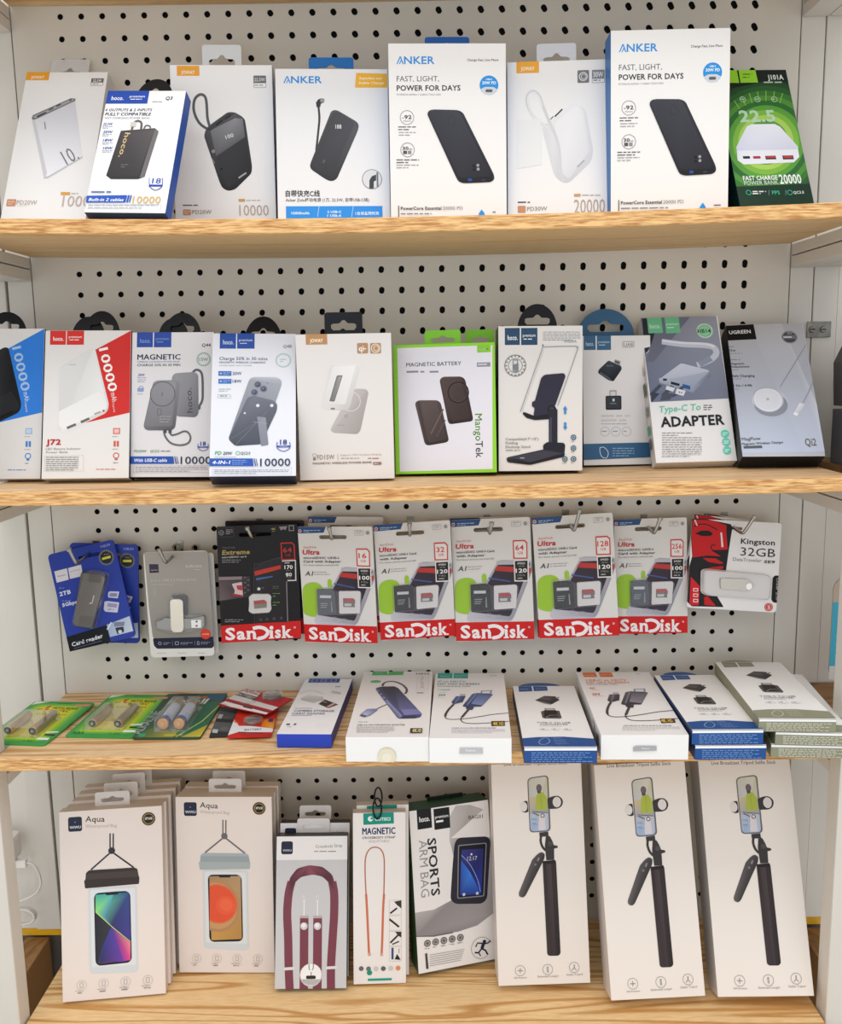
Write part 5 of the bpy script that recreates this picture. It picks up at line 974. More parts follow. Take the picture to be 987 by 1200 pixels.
# red and white flash drive packs
def red_pack(key, label, pose=None, full=True):
    i = card(key, 'flash_drive_pack', label, 'blister pack', '#ebe8e6', (.47, .085, .20, .03), pose=pose, group='red and white flash drive packs', cr=.004)
    if not key: i.like(ITEMS['K1'])
    i.o = CROPS['Z6']
    i.part('face_print').P([(100, 140), (215, 132), (470, 185), (482, 215), (450, 420), (425, 600), (330, 800), (405, 922), (120, 915), (75, 870), (85, 600), (125, 470)], '#1c1718', 10).P([(140, 145), (300, 150), (430, 195), (428, 260), (440, 410), (290, 415), (380, 470), (260, 462), (130, 480), (118, 300), (130, 160)], '#c81519', 6)
    i.P([(148, 268), (200, 242), (270, 240), (312, 268), (290, 288), (215, 290)], '#15090b', 14).L([(140, 205), (190, 185), (260, 190), (350, 235)], 9, '#15090b').L([(330, 372), (300, 372), (292, 395), (320, 425), (375, 440), (430, 425)], 9, '#15090b').P([(375, 258), (390, 258), (402, 388), (385, 388)], '#e9dcdc').P([(140, 145), (152, 143), (175, 195), (162, 198)], '#e9c9c9')
    i.P([(218, 485), (330, 488), (405, 530), (370, 538), (270, 520)], '#c81519', 8).P([(262, 572), (400, 556), (400, 580), (340, 592), (262, 585)], '#c81519', 8).P([(232, 830), (262, 825), (335, 912), (232, 902)], '#c81519', 6)
    i.P([(112, 650), (190, 735), (182, 905), (112, 905), (100, 880)], '#cf1a20', 10)
    for k in range(3): i.RRo(134, 752 + k*48, 176, 784 + k*48, 3, 7, '#efd6d6')
    if full:
        i.part('headline').T('Kingston', 556, 358, 860, 48, '#221e20', 2).T('32GB', 552, 462, 862, 72, '#2a2729', 0).T('DataTraveler', 486, 510, 742, 30, '#77737a', 0).T('SE9', 760, 530, 858, 26, '#221e20', 3, .15)
        i.part('side_tab').P([(840, 660), (862, 640), (896, 642), (885, 886), (845, 880), (828, 855)], '#1b181b', 8).T('USB 2.0', 874, 664, 868, 20, '#b9b5b8', 1, y1=858)
        i.part('round_sticker').C(804, 922, 38, '#c23a32').Rg(804, 922, 30, 4, '#e9b9b4').T('5', 792, 938, 818, 30, '#f3dcd9', 2)
        i.end()
        solid(i, [(200, 590), (240, 578), (780, 628), (830, 660), (812, 840), (790, 858), (250, 818), (196, 790)], .0002, .0022, '#dfdbd8', 'tray', 26)
        u = solid(i, [(362, 660), (600, 668), (655, 700), (655, 745), (610, 775), (365, 755)], .0022, .0060, '#b3a99c', 'flash_drive', 16, mat=M_METALC)
        solid(i, [(585, 730), (600, 705), (635, 705), (648, 735), (632, 762), (598, 760)], .0060, .0068, '#e6e0d8', 'key_loop', 14, u, mat=M_METALC)
        solid(i, [(200, 590), (240, 578), (780, 628), (830, 660), (812, 840), (790, 858), (250, 818), (196, 790)], .0001, .0095, '#fff', 'blister', 26, mat=M_MILKY, taper=.05)
    return i
i = red_pack('K1', 'front red and white flash drive pack with a silver drive under its tray')
p = list(POSE['K1'])
red_pack(None, 'middle red and white flash drive pack, its red corner poking out lower left', pose=(p[0]-.004, -.030, p[2]+.0010, 0, 0, 7.5, p[6], p[7], .0014), full=False)
red_pack(None, 'rearmost red and white flash drive pack, tilted and poking out above the others', pose=(p[0]+.004, -.021, p[2]+.008, 0, 0, 9, p[6]*.9, p[7]*.93, .0014), full=False)
hook_for(i, .070, 'steel hook holding the red and white flash drive packs', (.012, .020))
# free double hooks above the flash drive pack
for px in (206, 229): q = onY(px, 642, -.002); g = G(); g.tube([(q[0] + .0042*math.cos(t*.5236), -.003, q[2] + .0042*math.sin(t*.5236)) for t in range(13)], .001, n=8); tag(g.build('wire_ring', M_STEEL), 'small steel ring over a peg hole above the grey flash drive pack, %s one' % ('left' if px == 206 else 'right'), 'hook')

# ================================================================== LOWER SHELF, THINGS LYING FLAT
def battery(i, a, b, r, c0, c1, name, nub=None, cc=None, band=None):
    A = i.F(*a); B = i.F(*b); pa = Vector((A[0], -r-.0004, A[1])); pb = Vector((B[0], -r-.0004, B[1])); d = (pb-pa).normalized()
    g = G(); g.tube([pa, pa + d*.0006, pb - d*.0006, pb], [r*.9, r, r, r*.9], c0, 20); o = g.build(name, M_METALC, i.root, smooth=False)
    for p in o.data.polygons: p.use_smooth = len(p.vertices) == 4
    g = G(); g.tube([pa - d*.0004, pa + d*.0001], [r*.80, r*.88], cc or '#b9b9b2', 18); g.build('battery_end', M_PLASTIC, o)
    if nub: g = G(); g.tube([pa - d*.0016, pa], [r*.34, r*.36], nub, 12); g.build('terminal', M_PLASTIC, o)
    if band:
        for f0, f1, c in band: g = G(); g.tube([pa + (pb-pa)*f0, pa + (pb-pa)*f1], r*1.012, c, 20, cap=False); q = g.build('printed_sleeve', M_PLASTIC, o, smooth=True)
    return o
def green_pack(key, label):
    i = card(key, 'battery_pack', label, 'battery pack', '#3f9a4a', (.52, .06, .26, .035), group='green and yellow battery packs', cr=.004); i.n(100, 150)
    i.part('sunburst_print')
    for k, c in enumerate(('#5cae45', '#86c23b', '#b4d22f', '#dbe01f', '#f2e41a', '#f6e922')): a = 6 + k*5; i.R_(a, a*.9 + 3, 100-a, 146-a*.8, c, 12)
    i.part('corner_flash').P([(2, 2), (26, 2), (2, 16)], '#dfe8d6').P([(74, 9), (97, 8), (97, 15), (72, 16)], '#e08a74').R_(78, 128, 96, 135, '#e9ebe6').R_(82, 116, 98, 121, '#2b2a26').P([(80, 108), (98, 106), (98, 110), (80, 113)], '#e9ebe6')
    i.part('headline').P([(20, 31), (31, 28), (27, 33), (22, 36)], '#c22a1e').P([(32, 20), (38, 17), (36, 26), (31, 27)], '#c22a1e').P([(33, 28), (41, 30), (40, 36), (35, 34)], '#c22a1e').T('MITSUBISHI', 44, 30, 84, 8, '#4a3a12', 2).T('ELECTRIC', 44, 40, 76, 8, '#4a3a12', 2).T('ALKALINE AAA', 28, 52, 78, 8, '#8a8a5a', 1)
    i.T('AAA', 6, 142, 24, 7, '#1f5a2a', 2).T('1.5V', 62, 142, 78, 5, '#1f5a2a', 1); i.end()
    battery(i, (28, 122), (28, 66), .0052, '#d9bb80', '', 'battery', '#8f9a8a', '#2c2a26'); battery(i, (66, 122), (66, 62), .0052, '#c9a560', '', 'battery', '#8f9a8a', '#2c2a26')
    i.n(100, 150); solid(i, [(17, 58), (77, 58), (78, 130), (16, 130)], .0002, .0108, '#fff', 'blister', 5, mat=M_CLEAR, taper=.06)
    return i
green_pack('P1', 'green and yellow battery pack at the far left of the lower shelf')
green_pack('P2', 'green and yellow battery pack right of the leftmost one, touching the dark green pack')
i = card('P3', 'battery_pack', 'dark green battery pack with two blue and white cells', 'battery pack', '#34503f', None, cr=.004); i.n(100, 150)
i.part('background_print').P([(0, 150), (0, 60), (100, 60), (100, 150)], ['#43584a', '#33503f', '#3d5a48', '#4d6a4a']).P([(0, 150), (20, 118), (100, 100), (100, 150)], ['#3a5a3a', '#5d7a3c', '#a9a83a', '#c9b83a']).P([(70, 40), (100, 20), (100, 112), (72, 150), (60, 150)], '#2f6a4f').L([(64, 150), (88, 100), (100, 40)], 2, '#b9c96a').P([(20, 0), (52, 0), (52, 12), (22, 12)], '#2a332f').P([(55, 14), (86, 6), (88, 14), (60, 20)], '#b5653a').P([(60, 0), (100, 0), (100, 30), (80, 26)], '#2c5a74')
i.part('headline').T('maxell', 12, 40, 74, 20, '#e3e6e2', 3, .1).T('ALKALINE', 8, 140, 12, 14, '#a9b8ad', 0, y1=64).C(12, 143, 6, '#3f9a6a').B(45, 142, 80, 1, 6, '#d9c94a', 3)
i.end(); i.n(100, 150)
for x in (38, 62): battery(i, (x, 128), (x, 56), .0070, '#c9a560', '', 'battery', '#c9a070', '#c98f5a', [(.04, .16, '#2c4f9e'), (.16, .76, '#c9d3e6')])
solid(i, [(26, 48), (74, 48), (76, 134), (24, 134)], .0002, .0148, '#fff', 'blister', 6, mat=M_CLEAR, taper=.05)

def flatcard(key, label, front='#e9e6e4'): i = card(key, 'coin_cell_pack', label, 'battery pack', front, None, cr=.002); i.crop('Z1'); return i
i = flatcard('Q1', 'dark coin cell pack lying flat, lowest of the small red and black packs', '#2b2d30')
i.part('background_print').P([(130, 350), (300, 380), (270, 440), (110, 430)], '#4a4f52').P([(90, 460), (260, 470), (240, 560), (70, 550)], '#55595c').P([(140, 385), (180, 390), (160, 430), (120, 425)], '#a9adb0').P([(80, 530), (130, 535), (120, 570), (70, 565)], '#b9bdc0').C(215, 415, 40, '#5f5a55').C(190, 525, 40, '#6a655f')
i = flatcard('Q2', 'red and white coin cell pack lying flat under the tilted one', '#c9281f')
i.part('background_print').P([(290, 400), (700, 345), (690, 400), (560, 480), (420, 480)], '#d2361f').P([(560, 440), (690, 420), (668, 520), (540, 520)], ['#e0802a', '#c9281f', '#e8a83a', '#d9601f']).P([(275, 430), (330, 500), (430, 500), (668, 525), (660, 560), (320, 560), (215, 592)], '#e6e6ea').P([(320, 560), (660, 570), (652, 610), (400, 600), (340, 580)], '#b9251c').P([(265, 440), (300, 455), (330, 480), (290, 470)], '#e08a4a').R_(620, 430, 655, 460, '#4a3a6a').P([(325, 556), (560, 566), (555, 572), (325, 564)], '#3a2a2c').T('BATTERY', 380, 548, 545, 18, '#55555f', 2)
i.end(); c0 = i.F(470, 458); g = G(); g.tube([(c0[0], -.0002, c0[1]), (c0[0], -.0030, c0[1]), (c0[0], -.0034, c0[1])], [.0100, .0100, .0092], '#a9a59f', 32); g.build('coin_cell', M_METALC, i.root)
g = G(); g.tube([(c0[0], -.0001, c0[1]), (c0[0], -.0042, c0[1]), (c0[0], -.0048, c0[1])], [.0125, .0115, .0100], '#fff', 28); g.build('blister', M_CLEAR, i.root, smooth=True)
i = flatcard('Q3', 'tilted red, white and black coin cell pack lying on top of the others', '#b3202a')
i.part('background_print').P([(390, 98), (570, 160), (470, 250), (225, 232)], '#e6dfdc').P([(300, 165), (520, 225), (470, 250), (270, 195)], '#3a3436').P([(395, 98), (560, 155), (545, 172), (380, 112)], '#2d3a3c').P([(265, 198), (725, 325), (690, 360), (230, 238)], '#dcd8d4').P([(205, 255), (680, 370), (655, 392), (190, 272)], '#8a1f30').P([(150, 285), (200, 262), (650, 385), (600, 425)], '#ece9e8').P([(380, 300), (470, 320), (455, 340), (365, 318)], '#5a3a40')
i.T('ENERGIZE', 345, 160, 520, 26, '#a5283a', 2, .2, y1=208).T('BATTERY', 295, 195, 460, 18, '#c9c5c3', 3, .2, y1=242).B(340, 262, 590, 2, 16, '#8f8b88', 8).R_(165, 285, 215, 300, '#b9b5b2').B(220, 320, 370, 1, 10, '#c98a90', 6)
i.end(); c0 = i.F(655, 222); g = G(); g.tube([(c0[0], -.0002, c0[1]), (c0[0], -.0034, c0[1]), (c0[0], -.0038, c0[1])], [.0108, .0108, .0100], '#a5a29d', 32); g.build('coin_cell', M_METALC, i.root)
g = G(); g.tube([(c0[0], -.0001, c0[1]), (c0[0], -.0046, c0[1]), (c0[0], -.0052, c0[1])], [.0140, .0130, .0115], '#fff', 28); g.build('blister', M_CLEAR, i.root, smooth=True)
# ------------------------------------------------------------------ flat cartons
i = Item('L1', CT, 'narrow white carton with royal blue ends lying beside the coin cell packs', BX, front='#edecef', side='#1f2f80', bottom='#2c44b4').crop('Y1')
i.part('brand_label').P([(428, 147), (780, 147), (765, 197), (405, 197)], '#2f4596')
for x in (485, 590, 705): i.RRo(x-28, 160, x+22, 186, 3, 5, '#c9cfe6')
i.part('product_picture').L([(310, 325), (400, 295), (480, 292), (560, 322), (590, 330)], 10, '#c3bfc0').P([(315, 380), (400, 340), (580, 360), (590, 395), (470, 436), (330, 400)], ['#c9c5c6', '#dedbdc', '#d4d1d2', '#bfbbbc', '#c9c5c6', '#b9b5b6']).P([(665, 310), (690, 290), (790, 310), (780, 332)], '#c9c5c6').L([(660, 318), (785, 330)], 5, '#8f8b8c')
i.P([(525, 445), (600, 392), (755, 452), (640, 494)], '#5a3030').P([(540, 445), (598, 402), (735, 452), (640, 486)], '#2e2426').P([(620, 475), (700, 432), (720, 445), (640, 486)], '#d9a5a0').L([(560, 408), (620, 430)], 14, '#b9a5a5')
i.part('caption').B(722, 240, 810, 1, 24, '#8f8f96', 12).B(250, 492, 520, 1, 14, '#8f8fa0', 7).T('CAMERA STORAGE', 240, 536, 705, 22, '#6f7394', 1).T('CARD READER', 215, 566, 600, 20, '#6f7394', 1).B(215, 574, 540, 1, 14, '#8f8fa0', 7).R_(160, 674, 192, 690, '#4a4a52').P([(235, 690), (250, 672), (275, 672), (260, 690)], '#4a4a52').B(165, 708, 245, 1, 12, '#9a9aa2', 6).RRo(525, 682, 635, 708, 10, 2, '#b9b9c2')
i = Item('L2', CT, 'white carton lying flat picturing a dark blue hub with a looped cable', BX, front='#e9e5e4', side='#dfdcd9', bottom='#efedea').crop('Y2')
i.part('brand_label').P([(335, 92), (660, 95), (650, 145), (320, 148)], '#4fb060').P([(489, 94), (499, 94), (494, 135), (484, 135)], '#d9efdd').T('hoco.', 365, 130, 440, 15, '#9fd6a8', 1)
i.part('feature_list').C(362, 213, 57, '#4fae62', 40).T('12 in 1', 330, 222, 395, 14, '#9fd6a8', 1).T('HB23', 785, 140, 922, 18, '#77706f', 2, .1).RRo(805, 160, 912, 300, 2, 2, '#b9a9a9')
for k in range(6): i.L([(810, 180+k*21), (908, 180+k*21)], 1.5, '#c3b5b5'); i.B(835, 168+k*21, 880, 1, 10, '#9a8f8f', 6)
i.B(795, 328, 905, 1, 20, '#7a8a7a', 11)
i.part('product_picture').L([(435, 262), (445, 235), (490, 215), (560, 215), (630, 240), (675, 275), (690, 310), (672, 345)], 24, '#5a4d52').L([(480, 455), (420, 480), (370, 505)], 15, '#4a3f4a')
i.P([(362, 300), (372, 280), (430, 268), (560, 265), (600, 285), (850, 555), (835, 588), (780, 602), (610, 606), (590, 595)], ['#5a5a72', '#4a4858', '#3d3a45', '#38353f', '#3a3844', '#565a85', '#4a4d70', '#3f4260', '#55587a', '#5f628a'], 12)
i.P([(420, 276), (560, 270), (595, 288), (800, 508), (640, 512), (600, 520)], ['#3a363e', '#36333b', '#3c3944', '#6a6e9a', '#6a6e9a', '#55587c'], 8)
for k in range(9): i.L([(545+k*14, 350+k*18), (655+k*16, 345+k*18)], 3, '#4a4d70')
i.P([(362, 300), (385, 300), (640, 575), (610, 604)], ['#8a8eb5', '#7a7ea5', '#8f93bd', '#6a6e98']).P([(625, 512), (800, 508), (850, 560), (665, 572)], '#7d80b5', 8).P([(650, 575), (790, 570), (770, 596), (640, 600)], '#3a3c50')
for x, y in ((400, 335), (430, 368), (462, 405), (492, 450)): i.P([(x-14, y-10), (x+4, y-10), (x+18, y+8), (x, y+8)], '#2a2c3e' if x < 480 else '#7fa5e0')
i.P([(200, 560), (270, 505), (360, 500), (385, 515), (300, 575), (230, 590)], ['#8f93bd', '#8388b5', '#9a9ec5', '#6a6e98', '#7478a5', '#c9cce0'], 10).P([(192, 572), (215, 558), (275, 578), (250, 592), (215, 585)], '#5a5d7a', 4)
i.part('caption').B(180, 634, 315, 1, 18, '#b9dcc0', 10).T('USB 3.0 MULTIPURPOSE ADAPTER', 168, 680, 668, 14, '#8a8482', 1).B(160, 692, 560, 4, 18, '#b9b3b1', 7)
i.R_(728, 712, 850, 760, '#3d3630', 6).T('4K', 745, 755, 800, 36, '#e3cf9a', 3).T('HD', 805, 755, 840, 36, '#e3cf9a', 3)
i.end(); i.sd = 'bottom'; i.part('tape_seal', 'clear round tape seal').C(480, 1000, 95, '#e2dac2').L([(388, 985), (410, 935), (450, 910), (480, 905), (520, 912), (560, 945), (574, 990)], 5, '#c9bfa0').C(480, 1010, 50, '#e9e3d0'); i.end(); i.sd = 'front'
def hdmi(i, dark, light, body):
    i.part('product_picture'); c = '#4a3f42'
    i.L([(285, 455), (240, 500), (205, 550), (195, 585), (225, 608), (300, 612), (420, 603), (560, 583), (700, 560), (860, 545)], 13, c).L([(450, 500), (410, 545), (370, 590), (362, 620), (400, 648), (500, 656), (650, 650), (865, 633)], 13, c)
    i.L([(285, 455), (240, 500), (205, 550), (196, 580)], 26, c).L([(450, 500), (410, 545), (372, 590)], 28, c)
    i.P([(575, 310), (690, 306), (680, 345), (565, 345)], '#8a8a98').P([(590, 316), (672, 314), (664, 340), (582, 340)], '#d9dce6').P([(355, 345), (412, 345), (405, 366), (348, 366)], '#b9bbc5')
    i.P([(378, 472), (480, 345), (535, 335), (700, 350), (575, 478), (400, 482)], [dark, body, body, dark, dark, dark], 8).P([(470, 450), (540, 352), (690, 358), (580, 466)], [light, body, body, light]).L([(425, 465), (520, 345)], 12, light)
    i.P([(415, 480), (500, 484), (480, 515), (415, 505)], dark, 6).P([(262, 432), (310, 370), (412, 368), (380, 432), (300, 450), (280, 455)], [dark, body, dark, dark, dark, dark], 5).L([(300, 440), (350, 375)], 10, light)
i = Item('L3', CT, 'white carton with teal tags lying flat, picturing a blue display cable', BX, front='#ebe9e8', side='#e0dedc', bottom='#f1f0ee').crop('Y3')
i.hoco(120, 125, 436, 180, '#2fa295', '#8fd0c8', .5)
i.part('headline').T('iP to HDTV', 115, 222, 410, 17, '#6aa5a8', 2, .1).T('HD ON-SCREEN', 112, 248, 552, 18, '#5f8f9a', 2, .1).T('Mirroring Display Cable', 112, 268, 455, 12, '#7f8f9a', 1, .1).B(668, 150, 752, 1, 10, '#9a9a9a', 6)
i.T('1080P', 120, 308, 248, 14, '#7fc0b5', 1, .1).T('2M', 120, 366, 192, 20, '#5fb5a8', 2, .1).B(120, 326, 232, 1, 10, '#b9dcd5', 5).B(115, 382, 240, 1, 10, '#b9dcd5', 5)
hdmi(i, '#3b4668', '#7d8fbd', '#5a6b96')
i.part('quality_badge').P([(680, 632), (822, 630), (825, 680), (682, 684)], '#4a3a1c').T('4K', 700, 676, 755, 34, '#e3c25a', 3).T('HD', 765, 674, 812, 32, '#e3c25a', 2)
i.part('caption').B(265, 700, 825, 1, 14, '#a9a3b0', 8).B(260, 720, 825, 3, 17, '#c3bfd0', 6)
i.end(); i.sd = 'bottom'; i.part('grey_label').P([(348, 905), (590, 905), (592, 965), (345, 966)], '#bdbdbf').T('hoco.', 415, 942, 520, 26, '#e6e6e8', 2); i.end(); i.sd = 'front'
i = Item('L5', CT, 'white carton with orange tags lying flat, picturing a grey display cable', BX, front='#edebea', side='#dad7d5', bottom='#f0eeec')
i.crop('Y5'); i.hoco(84, 90, 335, 125, '#e86f28', '#f6c3a0', .5)
i.part('headline').T('USB-C to HDTV', 115, 160, 442, 15, '#e88a50', 2, .1).T('HD ON-SCREEN', 118, 178, 458, 14, '#e88a50', 2, .1).T('Type-C Display Cable', 122, 189, 370, 8, '#6f6a68', 1, .1).B(512, 100, 575, 1, 8, '#9a9a9a', 5).T('4K', 140, 222, 195, 14, '#e86f4a', 2, .1).B(160, 228, 262, 1, 8, '#e8b59f', 4).T('2M', 165, 272, 225, 16, '#e86f4a', 2, .1).B(175, 276, 280, 1, 8, '#e8b59f', 4)
i.like(ITEMS['L3']); i.o = CROPS['Y3']; hdmi(i, '#3d3a42', '#8a8690', '#66626c'); i.crop('Y5')
i.part('quality_badge').P([(705, 460), (820, 458), (832, 492), (716, 496)], '#4a3a1c').T('4K', 722, 490, 765, 26, '#e3c25a', 3).T('HD', 775, 489, 812, 25, '#e3c25a', 2)
i.part('caption').B(415, 512, 845, 1, 10, '#a9a9a9', 6).B(405, 526, 865, 3, 13, '#c3c3c3', 4.5)
i.end(); i.sd = 'bottom'; i.part('grey_label').P([(490, 680), (515, 671), (676, 671), (677, 708), (490, 714)], '#a9a9ab').T('hoco.', 560, 698, 622, 17, '#dcdcde', 2); i.end()
i.sd = 'left'; i.part('side_print'); i.raw([(-.024, .012), (-.006, .012), (-.006, .024), (-.024, .024)], '#55555a'); i.raw([(-.026, .03), (-.005, .03), (-.005, .034), (-.026, .034)], '#b5b5b5'); i.raw([(-.026, .04), (-.005, .04), (-.005, .06), (-.026, .06)], '#c9c7c5'); i.end(); i.sd = 'front'
BL = '#24508f'; OL = '#8f8f78'
def converter(key, label, c, side, src=None, pose=None, group=None, tabl=True, full=True):
    i = Item(key, CT, label, BX, group, pose=pose, front='#efeeed', side=side, bottom=c)
    i.src = None; i.o = CROPS['Y4']
    if src: i.like(ITEMS['L4']); i.o = CROPS['Y4']
    i.part('brand_label').P([(108, 208), (240, 208), (250, 258), (115, 264)], c).P([(255, 208), (395, 210), (405, 252), (265, 257)], c).T('hoco.', 130, 243, 218, 14, '#9fb0d0', 1).T('premium', 285, 238, 385, 12, '#8fa0c5', 0)
    if full:
        i.part('product_picture').P([(275, 350), (370, 305), (480, 310), (500, 330), (525, 345), (440, 392), (370, 380)], ['#3f3b3c', '#55504f', '#4a4546', '#353132', '#2d2a2b', '#1d1b1c', '#2a2728'], 6).P([(282, 352), (365, 366), (440, 385), (430, 394), (365, 382)], '#7a7576').P([(480, 322), (520, 316), (520, 326), (490, 334)], '#8a8586').P([(340, 318), (440, 335), (420, 350), (325, 335)], '#5f5a5a')
        i.P([(370, 430), (475, 430), (480, 465), (378, 465)], '#8a8686', 5).P([(388, 434), (465, 434), (468, 450), (392, 450)], '#b9b5b5').P([(335, 462), (365, 455), (520, 455), (545, 525), (530, 535), (370, 532), (350, 525)], '#55504f', 8).P([(365, 450), (490, 450), (510, 520), (370, 522)], '#23201f', 6).L([(385, 520), (430, 500), (510, 500)], 7, '#a9a5a4').L([(395, 528), (510, 526)], 5, '#8f8b8a')
        i.part('caption').T('TYPE-C TO USB', 295, 584, 635, 15, '#7f7d80', 1).T('CONVERTER', 325, 600, 610, 12, '#6f6d70', 1).B(320, 608, 640, 1, 10, '#b9b7ba', 5)
        for x in (365, 482, 602): i.C(x, 643, 46, '#b9bbc2', 25).C(x, 643, 42, '#eeeeee', 22).B(x-26, 637, x+26, 1, 18, '#8f9098', 9)
    i.part('bottom_band').P([(142, 735), (300, 722), (560, 718), (870, 738), (902, 815), (160, 815)], c).L([(330, 795), (315, 770), (350, 740), (395, 732), (425, 765), (385, 795), (330, 795)], 6, '#a9bfe0' if c != OL else '#d6d6c8')
    for k in range(4): i.B(455 + k*8, 730+k*20, 640 + k*10, 1, 18, '#7d9ac9' if c != OL else '#b9b9a5', 6)
    i.end(); W, T_ = i.w, i.t; i.part('end_print'); i.k = 0
    i.sd = 'bottom'; i.raw([(-W/2+.0004, -.0006), (W/2-.0004, -.0006), (W/2-.0004, -T_*.2), (-W/2+.0004, -T_*.2)], '#f2f2f2')
    for k in range(5):
        yb = -T_*(.32 + .13*k); x = -W*.40
        while x < W*(.40 - .10*(k % 2)): l = rnd.uniform(.002, .006); i.raw([(x, yb), (x+l, yb), (x+l, yb-.0009), (x, yb-.0009)], '#6f93c9' if c != OL else '#c9c8b5'); x += l + .0012
    i.end(); i.sd = 'front'
    if tabl and key:
        cr, a, b, y = {'L4': ('Y4', 110, 520, 178), 'L6': ('Y6', 62, 235, 99), 'L7': ('Y6', 362, 530, 39)}[key]; i.crop(cr)
        i.sd = 'front'; i.tab('dome', a, b, y, c, slot=False, dy=-(i.t - .0016))
    return i
BL = '#24508f'; OL = '#8f8f78'
converter('L4', 'single white carton with blue ends lying between the teal and orange tagged cartons', BL, '#16305c')
p = list(POSE['L6']); p[8] = .0162; p[6] -= .002
converter('L6', 'upper one of two stacked white and blue adapter cartons lying flat', BL, '#16305c', 'L4', p)
q = list(p); q[0] += .0035; q[1] -= .0008; q[2] = S3 + .0170; converter(None, 'lower one of two stacked white and blue adapter cartons lying flat', BL, '#16305c', 'L4', q, full=False, tabl=False)
p = list(POSE['L7']); p[8] = .0146; p[0] += .001
converter('L7', 'top white carton with olive grey ends on the stack of three at the right', OL, '#8b8b70', 'L4', p)
q = list(p); q[2] = S3 + .0298; q[0] += .0185; q[1] -= .001; q[3] = -6; converter(None, 'middle carton of the olive grey stack of three at the right', OL, '#8b8b70', 'L4', q, full=False, tabl=False)
q = list(p); q[2] = S3 + .0150; q[0] += .0150; q[1] += .001; q[3] = -5; converter(None, 'lowest carton of the olive grey stack of three at the right', OL, '#8b8b70', 'L4', q, full=False, tabl=False)

# ================================================================== BOTTOM SHELF
def aqua(key, label, strap, phone, pose=None, full=True, src=None, dark=True):
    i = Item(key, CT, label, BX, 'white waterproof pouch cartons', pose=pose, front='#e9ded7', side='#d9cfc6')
    if not full: i.n(100, 187); i.part('corner_print').R_(8, 8, 24, 22, '#333a4c', 3); return i
    i.crop('N1' if key == 'A1' else 'N2')
    if key == 'A1': X = lambda x, y: (x, y)
    else:       # same layout printed on the neighbouring carton
        w = ITEMS['A1']; i.like(w); i.o = CROPS['N1']
    i.part('brand_label').R_(299, 292, 361, 352, '#262c42', 9).T('WiWU', 306, 343, 356, 12, '#e2e3ea', 2).C(330, 313, 3, '#8a8fa5')
    i.part('headline').T('Aqua', 375, 312, 460, 25, '#3d3a3c', 1, y1=311).T('Waterproof Bag', 376, 338, 514, 14, '#b9b0ac', 0, y1=334)
    i.part('round_sticker').C(653, 298, 30, '#25221f').Rg(653, 298, 29, 3, '#6f5a3a').Rg(653, 298, 23, 2, '#c9a96a').T('IPX8', 638, 303, 669, 11, '#e9dfc9', 2)
    i.part('product_picture')
    i.L([(484, 362), (484, 428)], 6, strap[1]).L([(498, 362), (498, 428)], 6, strap[1]).C(491, 438, 15, strap[1]).L([(486, 446), (400, 522)], 7, strap[1]).L([(496, 446), (588, 512)], 7, strap[1])
    i.P([(388, 604), (600, 592), (607, 960), (596, 972), (405, 978), (394, 968)], '#d3d8db', 10).P([(398, 612), (592, 602), (598, 940), (404, 950)], '#dde2e4', 8)
    i.P([(370, 570), (376, 566), (378, 536), (392, 524), (590, 512), (604, 518), (610, 550), (613, 556), (611, 584), (374, 604)], strap[0], 5).P([(380, 540), (604, 524), (610, 552), (378, 566)], strap[2], 5)
    i.P([(413, 640), (424, 624), (556, 614), (573, 628), (580, 915), (566, 930), (434, 944), (420, 930)], '#23242c', 12)
    if phone == 'prism':
        i.P([(420, 632), (568, 620), (574, 838), (492, 774), (420, 710)], ['#4fae8f', '#3a4f8a', '#4a3f8f', '#3a3a6a', '#6fc98f'], 6).P([(420, 632), (500, 626), (470, 730), (492, 774), (420, 708)], ['#3fae95', '#5ab3b5', '#4a7fb0', '#3c5a8f', '#8fe07a'], 4).P([(420, 712), (492, 774), (574, 842), (574, 918), (430, 936)], ['#35363f', '#4a3f6f', '#e0607f', '#d94a8f', '#3a3f5a'], 6)
        i.P([(492, 776), (574, 842), (574, 918), (540, 925)], ['#5a3f8f', '#f08a8f', '#e0508f', '#8f3fa0']).P([(470, 780), (492, 776), (545, 925), (440, 930), (450, 850)], ['#3a3f7a', '#4f45a0', '#6f45a5', '#2f3560', '#3a4580']).P([(420, 712), (490, 772), (450, 860), (430, 930), (422, 930)], ['#2f3038', '#3a3b44', '#33343d', '#2c2d36', '#2c2d36']).L([(420, 706), (495, 774), (574, 838)], 3, '#c9e57a')
    else:
        i.P([(420, 632), (568, 620), (574, 918), (430, 936)], ['#a9855f', '#b39470', '#b98a4a', '#c99a55'], 6)
        for r, c in ((108, '#b58a62'), (96, '#c59a6a')): q = circle(455, 770, r, r*1.15, 40); cl = [(min(max(a, 421), 571), min(max(b, 630), 926)) for a, b in q]; i.P(cl, c)
        for r, c in ((92, '#dd6a45'), (84, '#e2583a')): q = circle(460, 760, r, r*1.02, 36); i.P([(min(max(a, 421), 571), b) for a, b in q], c)
        i.C(498, 765, 46, '#e9603f').C(500, 762, 30, '#ec6a4a')
    i.P([(460, 621), (524, 616), (518, 630), (468, 634)], '#23242c')
    i.part('feature_icons')
    for x, y in ((359, 1029), (456, 1021), (552, 1013), (650, 1006)): i.Rg(x, y, 22, 1.6, '#bdb5b1').RRo(x-8, y-11, x+8, y+11, 3, 2, '#a9a19d').B(x-28, y+24, x+28, 1, 6, '#b9b1ad', 3).B(x-18, y+32, x+20, 1, 8, '#958d89', 4)
    return i
TB = '#dedad6'
